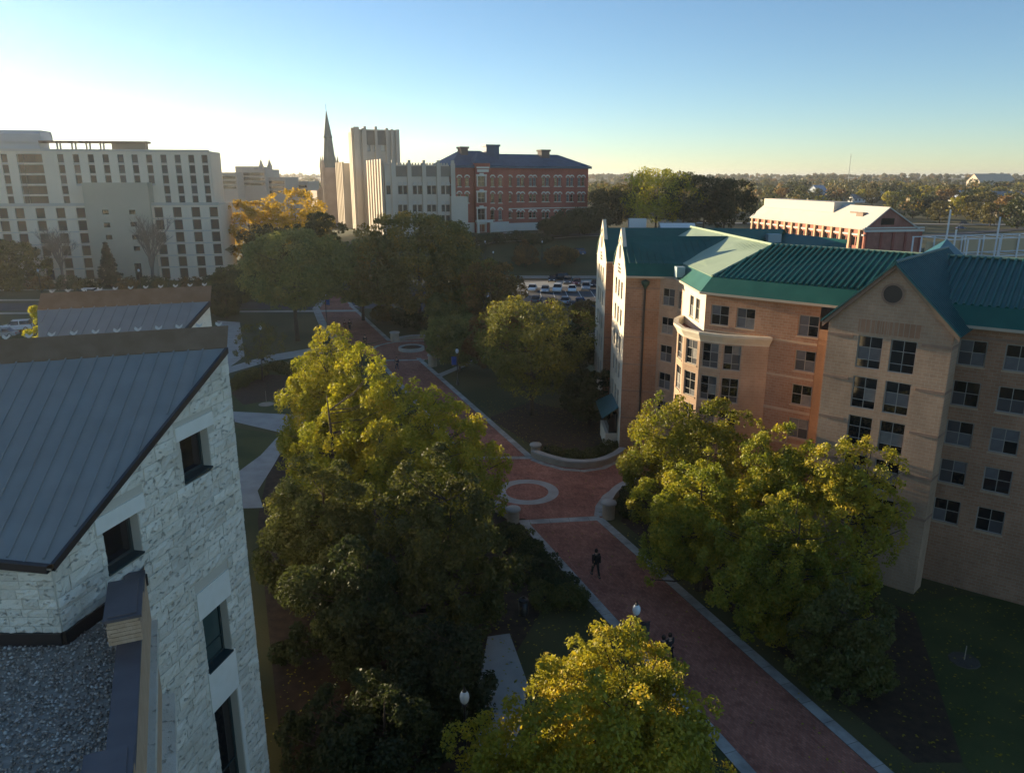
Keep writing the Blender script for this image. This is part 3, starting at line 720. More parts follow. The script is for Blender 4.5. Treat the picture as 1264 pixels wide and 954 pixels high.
# rear wing roof beyond the main ridge
b = MB(); a_, c_ = at(872, 281.5, 19.4), at(968, 283, 18.6); d_ = at(1046, 296, 18.0)
slab(b, [a_, c_, c_ + Vector((-3, -5, -2.4)), a_ + Vector((-3, -5, -2.4))]); slab(b, [c_ + Vector((0, 0, -.5)), d_, d_ + Vector((-2.0, -4, -2.2)), c_ + Vector((-3, -5, -2.6))])
slab(b, [c_, a_, a_ + Vector((3, 5, -2.4)), c_ + Vector((3, 5, -2.4))])
wpart('rear_roof', b.mesh('rear_roof', M_GREEN), hall)
b = MB(); p = at(950, 289, 18.3); b.box(p.x - .3, p.x + 1.3, p.y - .6, p.y + .5, 17.3, 18.3); wpart('roof_hatch', b.mesh('roof_hatch', mat('hatch_metal', (.32, .42, .43), rough=.5)), hall)
b = MB(); p = at(840, 335, 17.4); b.box(p.x - .35, p.x + .35, p.y - .2, p.y + .8, 16.9, 17.75); wpart('roof_hatch', b.mesh('roof_hatch', mat('hatch_metal', (.32, .42, .43), rough=.5)), hall)
# downpipes
for f_, t in ((Fac((10.04, 67.0), (12.95, 66.2)), 1.75), (Fac((26.2, 44.4), (47, 28.8)), .18)):
    b = MB(); b.tube([f_.P(t, 0, .12), f_.P(t, 15.9, .12)], .085, 8)
    dp = wpart('downpipe', b.mesh('downpipe', M_DKMETAL), hall)
    b = MB(); q = f_.P(t, 15.8, .16); b.lathe([(.06, -.2), (.33, .18), (.38, .45), (.0, .62)], 12, q); wpart('rain_head', b.mesh('rain_head', mat('rain_head_green', (.03, .07, .06), rough=.5)), dp)
# entrance canopy on the left gable
b = MB(); slab(b, [(10.0, 68.2, 4.2), (10.0, 73, 4.2), (8.4, 73.4, 3.3), (8.4, 67.6, 3.3)]); wpart('entrance_canopy', b.mesh('entrance_canopy', M_TEAL), hall)
b = MB(); b.prism([(8.9, 68.4), (10.0, 68.4), (10.0, 72.6), (8.9, 72.6)], 0, 1.5); b.prism([(9.2, 68.6), (10.0, 68.6), (10.0, 72.4), (9.2, 72.4)], 1.5, 3.4, mi=1)
wpart('entrance_bay', b.mesh('entrance_bay', [M_CAST, M_GLASS]), hall)
# ================================================================== stone building with the metal lean-to roofs (left foreground)
def rock(mb, f, s0, s1, z0, z1, zmax, rng, proud):
    nx, nz = 5, 3; g = .010
    s0 += g; s1 -= g; z0 += g; z1 -= g
    base = -.03; ring = {}
    for j in range(nz + 1):
        for i in range(nx + 1):
            e = i in (0, nx) or j in (0, nz)
            s = s0 + (s1 - s0) * i / nx + (0 if i in (0, nx) else rng.uniform(-.03, .03)); z = z0 + (z1 - z0) * j / nz + (0 if j in (0, nz) else rng.uniform(-.03, .03))
            z = min(z, zmax(s))
            ring[i, j] = (s, z, (proud * .35 + rng.uniform(0, .02)) if e else proud + rng.uniform(-.028, .032))
    P = lambda q, o=None: f.P(q[0], q[1], q[2] if o is None else o)
    for j in range(nz):
        for i in range(nx):
            mb.poly([P(ring[i, j]), P(ring[i + 1, j]), P(ring[i + 1, j + 1]), P(ring[i, j + 1])])
    edge = [(i, 0) for i in range(nx)] + [(nx, j) for j in range(nz)] + [(i, nz) for i in range(nx, 0, -1)] + [(0, j) for j in range(nz, 0, -1)]
    for k in range(len(edge)):
        a, b = ring[edge[k]], ring[edge[(k + 1) % len(edge)]]
        mb.poly([P(a, base), P(b, base), P(b), P(a)])
def stones(parent, f, S0, S1, z0, z1, ops, zmax, seed, ch=.37, proud=.035, inside=lambda s, z: True, lens=(.5, .95)):
    rng = random.Random(seed); z = z0; n = 0
    while z < z1 - .05:
        h = ch * rng.uniform(.85, 1.15); zt = min(z + h, z1); s = S0 - rng.uniform(0, .4)
        while s < S1 - .02:
            e = s + rng.uniform(*lens)
            if S1 - e < .22: e = S1
            spans = [(max(s, S0), min(e, S1))]
            for a, b, c, d in ops:
                if zt > c + .02 and z < d - .02:
                    ns = []
                    for p, q in spans:
                        if q <= a or p >= b: ns.append((p, q))
                        else:
                            if p < a: ns.append((p, a))
                            if q > b: ns.append((b, q))
                    spans = ns
            for p, q in spans:
                if q - p < .07 or not inside((p + q) / 2, (z + zt) / 2): continue
                if zmax(p) < z + .06 and zmax(q) < z + .06: continue
                mb = MB(); rock(mb, f, p, q, z, zt, zmax, rng, proud * rng.uniform(.5, 1.5)); n += 1
                wpart('stone_block', mb.mesh('stone_block', M_LIME), parent)
            s = e
        z = zt
    return n
def lean_to(root, T, xl_, detail, xe_=None):
    C, E_ = Vector((-9.26, 23.95, 19.69)) + T, Vector((-11.05, 16.36, 16.07)) + T
    slope = (C.y - (21.76 + T.y)) / (C.x - (-15.12 + T.x))
    RL, EL = Vector((xl_, C.y + (xl_ - C.x) * slope, C.z)), Vector((xe_ or xl_, E_.y, E_.z + (E_.x - (xe_ or xl_)) * .11))
    def sp(u, w): return RL.lerp(C, u).lerp(EL.lerp(E_, u), w)
    def inv(x, y):
        u, w = .9, .5
        for _ in range(30):
            yr, ye = RL.y + (C.y - RL.y) * u, EL.y + (E_.y - EL.y) * u
            w = (yr - y) / (yr - ye); xa, xb = RL.x + (EL.x - RL.x) * w, C.x + (E_.x - C.x) * w
            u = (x - xa) / (xb - xa)
        return u, w
    mb = MB(); nu = 14; nw = 8
    ex = .12
    for i in range(nu):
        for j in range(nw):
            mb.poly([sp(i / nu, (j + 1) / nw), sp((i + 1) / nu, (j + 1) / nw), sp((i + 1) / nu, j / nw), sp(i / nu, j / nw)])
    ro = wpart('roof', mb.mesh('roof', M_ZINC), root)
    # edges
    b = MB(); zd = Vector((0, 0, .16)); f = Fac((E_.x, E_.y), (C.x, C.y))
    out = f.n * .10
    for a, c, o_ in ((E_, C, out), (EL, E_, Vector((0, -.16, 0)))):
        b.poly([a + o_ - zd, c + o_ - zd, c + o_ + Vector((0, 0, .03)), a + o_ + Vector((0, 0, .03))])
        b.poly([a + o_ + Vector((0, 0, .03)), c + o_ + Vector((0, 0, .03)), c + Vector((0, 0, .03)), a + Vector((0, 0, .03))])
        b.poly([c + o_ - zd, a + o_ - zd, a - zd, c - zd])
    wpart('eave_edge', b.mesh('eave_edge', M_DKMETAL), root)
    # standing seams
    q = C.copy(); dd = (RL - C).normalized(); k = 0.25
    while k < (RL - C).length - .1:
        p = C + dd * k; k += .43
        pts = []
        for t in np.linspace(0, 12, 49):
            x, y = p.x + .10 * t, p.y - t
            if (x - E_.x) * f.n.x + (y - E_.y) * f.n.y > -.05 or y < E_.y - .1 or x < xl_ - .2: break
            u, w = inv(x, y)
            if u < .004: break
            pts.append(sp(u, w))
        if len(pts) < 3: continue
        b = MB()
        A, Z = pts[0], pts[-1]
        s_ = [pts[i] for i in range(0, len(pts), 6)] + [pts[-1]]
        for i in range(len(s_) - 1):
            a, c = s_[i], s_[i + 1]; n = Vector((0, .42, .91)); x = Vector((.022, 0, 0))
            b.poly([a - x, c - x, c - x + n * .055, a - x + n * .055]); b.poly([c + x, a + x, a + x + n * .055, c + x + n * .055]); b.poly([a - x + n * .055, c - x + n * .055, c + x + n * .055, a + x + n * .055])
        wpart('standing_seam', b.mesh('standing_seam', M_ZINC), ro)
    # ridge flashing with snow clips
    up = Vector((-.12, .62, .62)); b = MB(); slab(b, [C + Vector((.05, 0, .02)), RL + Vector((0, 0, .02)), RL + up, C + up + Vector((.05, 0, 0))], .06)
    rc = wpart('ridge_flashing', b.mesh('ridge_flashing', M_BRONZE), root)
    k = .25
    while k < (RL - C).length:
        p = C + up + dd * k; k += .60
        b = MB(); x = Vector((.10, .02, 0)); t_ = Vector((0, .02, .0))
        for sg in (-1, 1):
            a, c = p + Vector((0, 0, .01)), p + dd * (.10 * sg) + Vector((0, .02, .085))
            b.poly([a, c, c + Vector((0, .05, .05)), a + Vector((0, .05, .05))]); b.poly([c, a, a + Vector((0, -.01, -.03)), c + Vector((0, -.01, -.03))])
        wpart('snow_guard', b.mesh('snow_guard', M_STEEL), rc)
    # walls
    def zm(s): return E_.z + (C.z - E_.z) * s / f.L - .17
    wm_ = MB()
    ops = [(5.07, 6.42, 16.15, 17.46), (1.70, 3.0, 14.9, 16.1), (5.12, 6.42, 9.45, 11.45), (5.15, 6.42, 3.9, 7.95)]
    f.wall(wm_, -.3, E_.z - .2, ops if detail else (), depth=.34)
    if detail:
        # upper part under the rake, split round the upper windows
        for a, c in ((0, 1.70), (1.70, 3.0), (3.0, 5.07), (5.07, 6.42), (6.42, f.L)):
            zb = E_.z - .2
            o1 = [o for o in ops if abs(o[0] - a) < .02 and o[3] > zb]
            if o1: zb = o1[0][3]
            wm_.poly([f.P(a, zb), f.P(c, zb), f.P(c, zm(c)), f.P(a, zm(a))])
    else: wm_.poly([f.P(0, E_.z - .2), f.P(f.L, E_.z - .2), f.P(f.L, zm(f.L))])
    bk = Fac((C.x, C.y), (RL.x, RL.y)); bk.wall(wm_, -.3, C.z)
    fe = Fac((EL.x, EL.y), (E_.x, E_.y)); fe.wall(wm_, -.3, E_.z - .1)
    wm_.poly([fe.P(0, E_.z - .1), fe.P(fe.L, E_.z - .1), fe.P(0, EL.z - .1)])
    Fac((RL.x, RL.y), (EL.x, EL.y)).wall(wm_, -.3, E_.z)
    wo = wpart('stone_wall', wm_.mesh('stone_wall', M_MORTAR if detail else M_LIME), root)
    return f, fe, wo, ops, zm
T0 = Vector((0, 0, 0))
stoneb = thing('stone_building', 'pale rock-faced stone building with grey seamed metal roof, nearest on the left', 'building', (-12, 18, 0))
fG, fE, wO, gops2, zm = lean_to(stoneb, T0, -22.0, True)
lint = [(4.88, 6.72, 17.46, 17.9), (1.46, 3.3, 16.1, 16.56), (4.92, 6.66, 11.45, 12.4), (5.02, 6.56, 7.95, 9.45)]
jamb = [(6.42, 6.62, 3.0, 7.95)]
n = stones(wO, fG, .02, fG.L + .04, 2.6, 19.9, gops2 + lint + jamb, zm, 3, ch=.40, inside=lambda s, z: z > 13.6 or s > 2.7, lens=(.6, 1.1))
n += stones(wO, fE, fE.L - 4.5, fE.L, 13.9, 15.9, [], lambda s: 15.88, 5, ch=.24, proud=.018, lens=(.35, .65))
for a in lint + jamb:
    b = MB(); b.box(a[0] + .01, a[1] - .01, -.045, .05, a[2] + .005, a[3] - .005, X=fG.X); wpart('smooth_panel' if a[3] - a[2] > 1 else 'lintel', b.mesh('lintel', M_LIME2), wO)
for k, a in enumerate(gops2):
    w, h = a[1] - a[0], a[3] - a[2]
    wi = window(fG, stoneb, a[0], a[2], w, h, 1 if k < 2 else 1, (1,) if k < 2 else (.6, 1.5), fm=M_FRAMED, depth=.34, ft=.09, pane=lambda j: M_GLASS2 if k == 2 else M_GLASS)
    b = MB(); b.box(-.02, w + .02, -.06, .30, -.05, .012); lpart('window_sill', b.mesh('window_sill', M_FRAMED), wi)
# lower roof: gravel, parapets and brick piers
Ip, Sp = Vector((-10.37, 19.27, 0)), Vector((-4.9, 6.87, 0))
fS = Fac((Sp.x, Sp.y), (Ip.x, Ip.y))
b = MB(); b.poly([(-22, 16.37, 13.88), (-22, 6.5, 13.88), (Sp.x - .2, 6.9, 13.88), (Ip.x - .1, Ip.y - .1, 13.88), (-11.05, 16.37, 13.88)])
gd = wpart('roof_deck', b.mesh('roof_deck', mat('gravel_bed', (.34, .29, .23), (.44, .38, .31), scale=14, rough=.95)), stoneb)
b = MB()
for f_, s0, s1 in ((fE, 5, fE.L), (fG, 0, 2.95)):
    b.box(s0, s1, -.09, .0, 13.885, 14.24, X=f_.X)
wpart('base_flashing', b.mesh('base_flashing', M_DKMETAL), stoneb)
b = MB(); fS.wall(b, -.3, 14.5)
sw = wpart('parapet_wall', b.mesh('parapet_wall', M_TAN), stoneb)
b = MB(); b.box(0, fS.L, .42, .43, 13.9, 14.5, X=fS.X); wpart('parapet_inner_face', b.mesh('parapet_inner_face', M_CAP), stoneb)
b = MB(); b.box(0, fS.L - .2, -.16, .0, 12.5, 12.82, X=fS.X); wpart('stone_ledge', b.mesh('stone_ledge', M_LIME), sw)
b = MB(); b.box(0, fS.L - .15, -.34, .0, 9.9, 10.3, X=fS.X); wpart('stone_ledge', b.mesh('stone_ledge', M_LIME), sw)
b = MB(); b.box(0, fS.L - .55, -.05, .47, 14.5, 14.6, X=fS.X); wpart('parapet_coping', b.mesh('parapet_coping', M_CAP), stoneb)
rng = random.Random(4)
def brick_pier(s0, s1, i0, i1, z0, z1, bricks_out=True):
    core = MB(); core.box(s0 + .02, s1 - .02, i0 + .02, i1 - .02, z0, z1, X=fS.X); co = wpart('brick_pier', core.mesh('brick_pier', M_TAN), stoneb)
    ch = .105; nz = int((z1 - z0) / ch)
    for j in range(nz):
        za, zb = z0 + j * ch + .006, z0 + (j + 1) * ch - .006
        for (a, c_, fixed, axis) in ((i0, i1, s0, 's'), (s0, s1, i0, 'i'), (s0, s1, i1, 'i2')):
            p = a - (.16 if j % 2 else 0)
            while p < c_ - .02:
                q0, q1 = max(p, a) + .005, min(p + .32, c_) - .005; p += .32
                if q1 - q0 < .05: continue
                m_ = MB(); pr = rng.uniform(0, .008)
                if axis == 's': m_.box(s0 - pr, s0 + .03, q0, q1, za, zb, X=fS.X)
                elif axis == 'i': m_.box(q0, q1, i0 - pr, i0 + .03, za, zb, X=fS.X)
                else: m_.box(q0, q1, i1 - .03, i1 + pr, za, zb, X=fS.X)
                wpart('brick', m_.mesh('brick', M_TANBRICK), co)
    cp = MB(); cp.box(s0 - .05, s1 + .05, i0 - .05, i1 + .05, z1, z1 + .07, X=fS.X); cp.box(s0 + .05, s1 - .05, i0 + .05, i1 - .05, z1 + .07, z1 + .10, X=fS.X)
    wpart('pier_cap', cp.mesh('pier_cap', M_CAP), co)
def s_of(p): return (Vector((p[0], p[1], 0)) - fS.A).dot(fS.d)
brick_pier(s_of((-8.75, 15.45)), s_of((-9.5, 17.1)), -.08, .62, 14.60, 15.22)
brick_pier(s_of((-6.3, 9.6)), s_of((-7.0, 11.2)), -.08, .62, 14.60, 15.22)
# loose gravel
rg_ = np.random.RandomState(3); N = 15000
gx, gy = rg_.uniform(-14.5, -6.5, N), rg_.uniform(10.2, 19.2, N)
side = (gx - Sp.x) * fS.n.x + (gy - Sp.y) * fS.n.y
ok = (side < -.52) & ~((gy > 16.3) & ((gx + 11.05) * fG.n.x + (gy - 16.37) * fG.n.y < .12)) 
gx, gy = gx[ok], gy[ok]; N = len(gx); r = rg_.uniform(.022, .052, N)
oct_ = np.array([(1,0,0),(-1,0,0),(0,1,0),(0,-1,0),(0,0,1),(0,0,-1)], float)
tri = np.array([(0,2,4),(2,1,4),(1,3,4),(3,0,4),(2,0,5),(1,2,5),(3,1,5),(0,3,5)])
V = oct_[None] * r[:, None, None] * rg_.uniform(.6, 1.25, (N, 1, 3)); th = rg_.uniform(0, 6.28, N)
xr_, yr_ = V[..., 0] * np.cos(th)[:, None] - V[..., 1] * np.sin(th)[:, None], V[..., 0] * np.sin(th)[:, None] + V[..., 1] * np.cos(th)[:, None]
V = np.stack([xr_ + gx[:, None], yr_ + gy[:, None], V[..., 2] * .8 + 13.9 + rg_.uniform(0, .03, N)[:, None]], 2).reshape(-1, 3)
F = (tri[None] + 6 * np.arange(N)[:, None, None]).reshape(-1, 3)
def np_mesh(name, V, F, m, rnd=None, smooth=False):
    me = bpy.data.meshes.new(name); k = F.shape[1]
    me.vertices.add(len(V)); me.vertices.foreach_set('co', np.ascontiguousarray(V, dtype=np.float32).ravel())
    me.loops.add(F.size); me.loops.foreach_set('vertex_index', np.ascontiguousarray(F, dtype=np.int32).ravel())
    me.polygons.add(len(F)); me.polygons.foreach_set('loop_start', np.arange(0, F.size, k, dtype=np.int32))
    try: me.polygons.foreach_set('loop_total', np.full(len(F), k, dtype=np.int32))
    except Exception: pass
    if rnd is not None:
        a = me.attributes.new('rnd', 'FLOAT', 'POINT'); a.data.foreach_set('value', np.ascontiguousarray(rnd, dtype=np.float32))
    me.materials.append(m); me.update(calc_edges=True); me.validate()
    return me
M_GRAV = leafmat('gravel_stones', [(0, (.26, .20, .15)), (1, (.88, .80, .70)), (.5, (.60, .48, .37)), (.8, (.74, .64, .53))], trans=0)
go = wpart('gravel', np_mesh('gravel', V, F, M_GRAV, np.repeat(rg_.uniform(0, 1, N) ** 1.4, 6)), stoneb); go['kind'] = 'stuff'
stone2 = thing('stone_building', 'second stone block with grey seamed metal roof just behind the nearest roof', 'building', (-18, 28, 0))
lean_to(stone2, Vector((-4.2, 9.55, 0)), -19.7, False, -16.9)
# ================================================================== background buildings
def obox(mb, O, d, w, dep, z0, z1, mi=0):
    """box with front-left corner O (seen from the front), width w along d, depth dep behind"""
    d = Vector((d[0], d[1], 0)).normalized(); bk = Vector((-d.y, d.x, 0)); O = Vector((O[0], O[1], 0))
    mb.prism([O, O + d * w, O + d * w + bk * dep, O + bk * dep], z0, z1, mi)
def cols_mesh(name, m, fn, parent):
    b = MB(); fn(b); return wpart(name, b.mesh(name, m), parent)
# ---- concrete dormitory, far left
M_DORM = mat('precast_concrete', (.68, .59, .455), (.73, .635, .495), scale=.15, rough=.9)
M_DORM2 = mat('precast_concrete_pale', (.50, .46, .40), rough=.9)
M_BRPANE = mat('brown_spandrel', (.060, .040, .026), (.10, .066, .04), scale=.4, rough=.4)
dR_ = Vector((-72.7, 193, 0)); dd_ = Vector((.985, .17, 0)).normalized()
FL = Fac(dR_ - dd_ * 128, dR_); FU = Fac(dR_ - dd_ * 128 - FL.n * 3, dR_ - dd_ * 1.6 - FL.n * 3)  # left end lengthened out of view so its shadow covers a sun patch
dorm = thing('dormitory', 'tall pale concrete dormitory slab with rows of small windows', 'building', (-100, 190, 0))
ZT = 31.3; ZM = 18.6
uw = [FU.sz(u, 196.2)[0] for u in (5, 24.5, 74.7, 93.7, 112, 130.4, 148.8, 166.3, 184, 201.8, 219.2, 236, 252.4)]
uw += [uw[0] - 4.0 * k for k in range(1, 18)]
urow = [FU.sz(200, v)[1] for v in (196.2, 209.1, 221.8, 234.4, 246.8)]
lg = FU.sz(37, 196)[0]
ops = [(t - .7, t + .7, z - .95, z + .95) for t in uw for z in urow if not (abs(t - FU.sz(145, 240)[0]) < 9 and z < 22.5)]
opsL = [(lg - 2.7, lg + 2.7, z - 1.0, z + 1.0) for z in urow]
b = MB(); FU.wall(b, ZM - .3, ZT, ops + opsL, depth=.4)
obox(b, FU.A + FU.d * .02 - FU.n * .42, FU.d, FU.L - .04, 14, ZM, ZT - .05)
wpart('upper_wall', b.mesh('upper_wall', M_DORM), dorm)
b = MB(); FU.strip(b, ZT - .25, ZT + .25, .12, s1=FU.L + .1); wpart('parapet', b.mesh('parapet', M_DORM2), dorm)
MP = {}
def wpane(f, parent, a, m, depth=.4, fm=M_FRAMED, cols=1, rows=(1,), name='window'):
    return window(f, parent, a[0], a[2], a[1] - a[0], a[3] - a[2], cols, rows, fm=fm, depth=depth, ft=.09, pane=lambda j: m, name=name)
for a in ops:
    wpane(FU, dorm, a, random.choice((M_PANE, M_PANE, M_PANE, M_BLIND2)), rows=(1, 1.4))
    if a[0] > FU.L - 56:
        b = MB(); FU.strip(b, a[2] - .5, a[2] - .02, .05, a[0] - .05, a[1] + .05); wpart('window_sill', b.mesh('window_sill', M_DORM2), dorm)
for a in opsL: wpane(FU, dorm, a, M_BRPANE, cols=3)
# lower block
lw = [FL.sz(u, 264)[0] for u in (4, 24.5, 50, 75, 100, 196, 219, 242, 264)]
lw += [lw[0] - 5.2 * k for k in range(1, 14)]
lrow = [16.75, 13.75, 10.75, 7.75, 4.75, 1.9]
sh0, sh1 = FL.sz(105, 240)[0], FL.sz(185, 240)[0]
ops = [(t - 1.0, t + 1.0, z - 1.2, z + 1.2) for t in lw for z in lrow]
b = MB(); FL.wall(b, -.5, ZM, ops, depth=.45); obox(b, FL.A - FL.n * .47, FL.d, FL.L, 17, -.5, ZM - .02)
wpart('lower_wall', b.mesh('lower_wall', M_DORM), dorm)
for i, a in enumerate(ops):
    m = M_BRPANE if random.random() < .4 else M_PANE
    wpane(FL, dorm, a, m, .45, rows=(1, 1))
for z in [ZM - .12] + [q + 1.5 for q in lrow[1:]]:
    for s0, s1 in ((0, sh0 - .05), (sh1 + .05, FL.L)):
        b = MB(); FL.strip(b, z - .12, z + .12, .10, s0, s1); wpart('floor_band', b.mesh('floor_band', M_DORM2), dorm)
b = MB(); FL.strip(b, ZM - .02, ZM + .45, .15, 0, FL.L + .1); wpart('podium_parapet', b.mesh('podium_parapet', M_DORM2), dorm)
# stair shaft
FSh = Fac(FL.P(sh0, 0, 1.4), FL.P(sh1, 0, 1.4))
so = []
for u, v in ((130, 262), (163, 262), (132, 278), (165, 277), (134.5, 293), (167, 293), (169, 307)):
    s_, z_ = FSh.sz(u, v); so.append((s_ - .75, s_ + .75, z_ - .55, z_ + .55))
s_, z_ = FSh.sz(171, 336); so.append((s_ - .8, s_ + .8, 0.1, 4.6))
b = MB(); FSh.wall(b, -.5, 23.8, so, depth=.3); obox(b, FSh.A - FSh.n * .32, FSh.d, FSh.L, 5, -.5, 23.78)
M_SHAFT = mat('shaft_concrete', (.45, .40, .30), (.48, .43, .33), scale=.2, rough=.9)
wpart('stair_shaft', b.mesh('stair_shaft', M_SHAFT), dorm)
for a in so: wpane(FSh, dorm, a, M_GLASS, .3)
# roof plant
s0_, s1_ = FU.sz(0, 170)[0] - 8, FU.sz(46, 170)[0]
b = MB()
prof = [(0, 33.2), (0, 35.0), (.9, 35.9), (6.6, 35.9), (7.2, 35), (7.2, 33.2)]
for k in range(len(prof) - 1):
    (i0, z0), (i1, z1) = prof[k], prof[k + 1]
    b.poly([FU.X(s0_, i0 + 2, z0), FU.X(s1_, i0 + 2, z0), FU.X(s1_ - (.5 if z1 > 35 else 0), i1 + 2, z1), FU.X(s0_, i1 + 2, z1)])
b.poly([FU.X(s1_, 2, 33.2), FU.X(s1_, 9.2, 33.2), FU.X(s1_, 9.2, 35), FU.X(s1_ - .5, 8.6, 35.9), FU.X(s1_ - .5, 2.9, 35.9), FU.X(s1_, 2, 35)])
b.box(s0_ + 1, s1_ - .8, 2.6, 8.6, 31.2, 33.2, X=FU.X)
wpart('roof_plant', b.mesh('roof_plant', mat('plant_cladding', (.42, .44, .45), rough=.5)), dorm)
b = MB(); c0, c1 = s1_ - .5, FU.sz(180, 178)[0]; b.box(c0, c1, 1.5, 4.5, 33.0, 33.5, X=FU.X); cn = wpart('roof_canopy', b.mesh('roof_canopy', mat('canopy_brown', (.16, .10, .075), rough=.7)), dorm)
for u in (67, 71, 85.5, 90, 103.5, 108, 121, 125):
    t = FU.sz(u, 182)[0]; b = MB(); b.box(t - .18, t + .18, 1.7, 2.1, 31.25, 33.0, X=FU.X); wpart('canopy_post', b.mesh('canopy_post', M_DORM2), cn)
t0, t1 = FU.sz(135, 182)[0], FU.sz(177, 182)[0]; b = MB(); b.box(t0, t1, 1.8, 4.2, 31.2, 33.0, X=FU.X); wpart('roof_shed', b.mesh('roof_shed', mat('shed_tan', (.26, .2, .14), rough=.8)), dorm)

# ---- grey art deco hall with tower
M_DECO = mat('deco_limestone', (.50, .435, .35), (.58, .51, .415), scale=.12, rough=.9)
M_DECOD = mat('deco_spandrel', (.20, .175, .145), (.24, .21, .175), scale=.3, rough=.9)
dT = Vector((.935, .355, 0)).normalized(); bT = Vector((-dT.y, dT.x, 0))
cT = at_y(478, 290, 230); cT.z = 0
deco = thing('deco_hall', 'grey stone art deco hall with vertical piers and a square tower', 'building', (cT.x, cT.y, 7))
FT = Fac(cT, cT + dT * 19.6)
def srange(f, u0, u1, v): return f.sz(u0, v)[0], f.sz(u1, v)[0]
rows_v = ((229.5, 240, 0), (253, 262.5, 1), (266, 279, 2))
wcols = (479.3, 494, 500.3, 512, 518.5, 529.7, 535.8, 546.8, 553)
ZD = 29.6
ops = []
for u in wcols:
    for va, vb, k in rows_v:
        s_, zt = FT.sz(u, va); _, zb = FT.sz(u, vb)
        if k == 0 or u > 480: ops.append((s_ - .62 if s_ > .7 else .1, s_ + .62, zb, zt))
b = MB(); FT.wall(b, 5, ZD - 1.0, ops, depth=.5); obox(b, FT.A - FT.n * .52, FT.d, FT.L, 24, 5, ZD - 1.0)
wpart('front_wall', b.mesh('front_wall', M_DECO), deco)
for a in ops:
    wo = wpane(FT, deco, a, M_PANE, .5, rows=(1, 1.2))
    b = MB(); b.box(-.1, a[1] - a[0] + .1, -.25, -.05, a[3] - a[2] + .1, a[3] - a[2] + .55); b.box(.1, a[1] - a[0] - .1, -.22, -.04, a[3] - a[2] + .55, a[3] - a[2] + 1.1); lpart('window_hood', b.mesh('window_hood', M_DORM2), wo)
for u, w in ((471 + 8, .0), (486, 1.3), (505.5, 1.2), (523.5, 1.2), (541.5, 1.2), (559, 1.3)):
    if not w: continue
    s_ = FT.sz(u, 230)[0]; b = MB(); b.box(s_ - w / 2, s_ + w / 2, -.55, .0, 5, ZD - .6, X=FT.X); b.box(s_ - w / 2 + .2, s_ + w / 2 - .2, -.5, .2, ZD - .6, ZD + .3, X=FT.X)
    wpart('pier', b.mesh('pier', M_DECO), deco)
sp = [FT.sz(u, 230)[0] for u in (486, 505.5, 523.5, 541.5, 559)]
for i in range(4):
    b = MB(); b.box(sp[i] + .66, sp[i + 1] - .66, -.06, .1, ZD - 4.4, ZD - 1.4, X=FT.X); wpart('spandrel_panel', b.mesh('spandrel_panel', M_DECOD), deco)
for k in range(22):
    s_ = .5 + k * .88; b = MB(); b.box(s_ - .22, s_ + .22, -.1, .35, ZD - 1.0, ZD - .45, X=FT.X); wpart('merlon', b.mesh('merlon', M_DECO), deco)
# sunlit end with fins
FTl = Fac(cT + bT * 24, cT); b = MB(); FTl.wall(b, 5, ZD, (), out=.3); wpart('end_wall', b.mesh('end_wall', M_DECO), deco)
for k in range(6):
    s_ = 1.4 + k * 4.2; b = MB(); b.box(s_ - .9, s_ + .9, -.9, -.29, 5, ZD + .6, X=FTl.X); wpart('fin', b.mesh('fin', M_DECO), deco)
for k in range(5):
    s_ = 3.5 + k * 4.2; b = MB(); b.box(s_ - .7, s_ + .7, -.33, -.29, 12, ZD - 4, X=FTl.X); wpart('tall_window', b.mesh('tall_window', M_GLASS), deco)
# lower right wing
cW = FT.P(FT.L + .05, 0, 1.5); FW = Fac(cW, cW + dT * 5.2); zt = FW.sz(575, 243)[1]
wops = []
for u in (566, 571.5):
    s_, z1_ = FW.sz(u, 284); wops.append((s_ - .5, s_ + .5, FW.sz(u, 296)[1], z1_))
b = MB(); FW.wall(b, 5, zt, wops, .3); obox(b, FW.A - FW.n * .32, FW.d, FW.L, 12, 5, zt); wpart('wing_wall', b.mesh('wing_wall', M_DECO), deco)
for a in wops: wpane(FW, deco, a, M_GLASS, .3)
# tower
tq = at_y(438, 200, 259); tq.z = 0; tw = 15.0
FTw = Fac(tq, tq + dT * tw); ZTW = FTw.sz(465, 157)[1]
tops = []
for u in (454, 463, 472.5):
    s_, za = FTw.sz(u, 174.5); tops.append((s_ - .75, s_ + .75, FTw.sz(u, 187)[1], za))
b = MB(); FTw.wall(b, 8, ZTW - .8, tops, .5); obox(b, FTw.A - FTw.n * .6, FTw.d, FTw.L, 6, 8, ZTW - .8); wpart('tower', b.mesh('tower', M_DECO), deco)
for a in tops: wpane(FTw, deco, a, mat('pale_louvre', (.55, .53, .47), rough=.6), .5)
s0, s1 = FTw.sz(450, 160)[0], FTw.sz(477, 160)[0]
b = MB(); b.box(s0, s1, -.08, .1, ZTW - 5.6, ZTW - 1.2, X=FTw.X); wpart('spandrel_panel', b.mesh('spandrel_panel', M_DECOD), deco)
for s_, w, up in ((.9, 1.8, .7), (3.0, .7, .3), (s0, .8, .9), ((s0 + s1) / 2, .8, .9), (s1, .8, .5), (tw - 2.4, .7, .2), (tw - .6, 1.2, .1)):
    b = MB(); b.box(s_ - w / 2, s_ + w / 2, -.6, .2, 8, ZTW - .8 + up, X=FTw.X); wpart('tower_pier', b.mesh('tower_pier', M_DECO), deco)
FTl2 = Fac(tq + bT * 6.6, tq)
for s_ in (.9, 3.3, 5.8):
    b = MB(); b.box(s_ - .8, s_ + .8, -.7, .1, 8, ZTW - (.4 if s_ > 5 else 1.6), X=FTl2.X); wpart('tower_pier', b.mesh('tower_pier', M_DECO), deco)
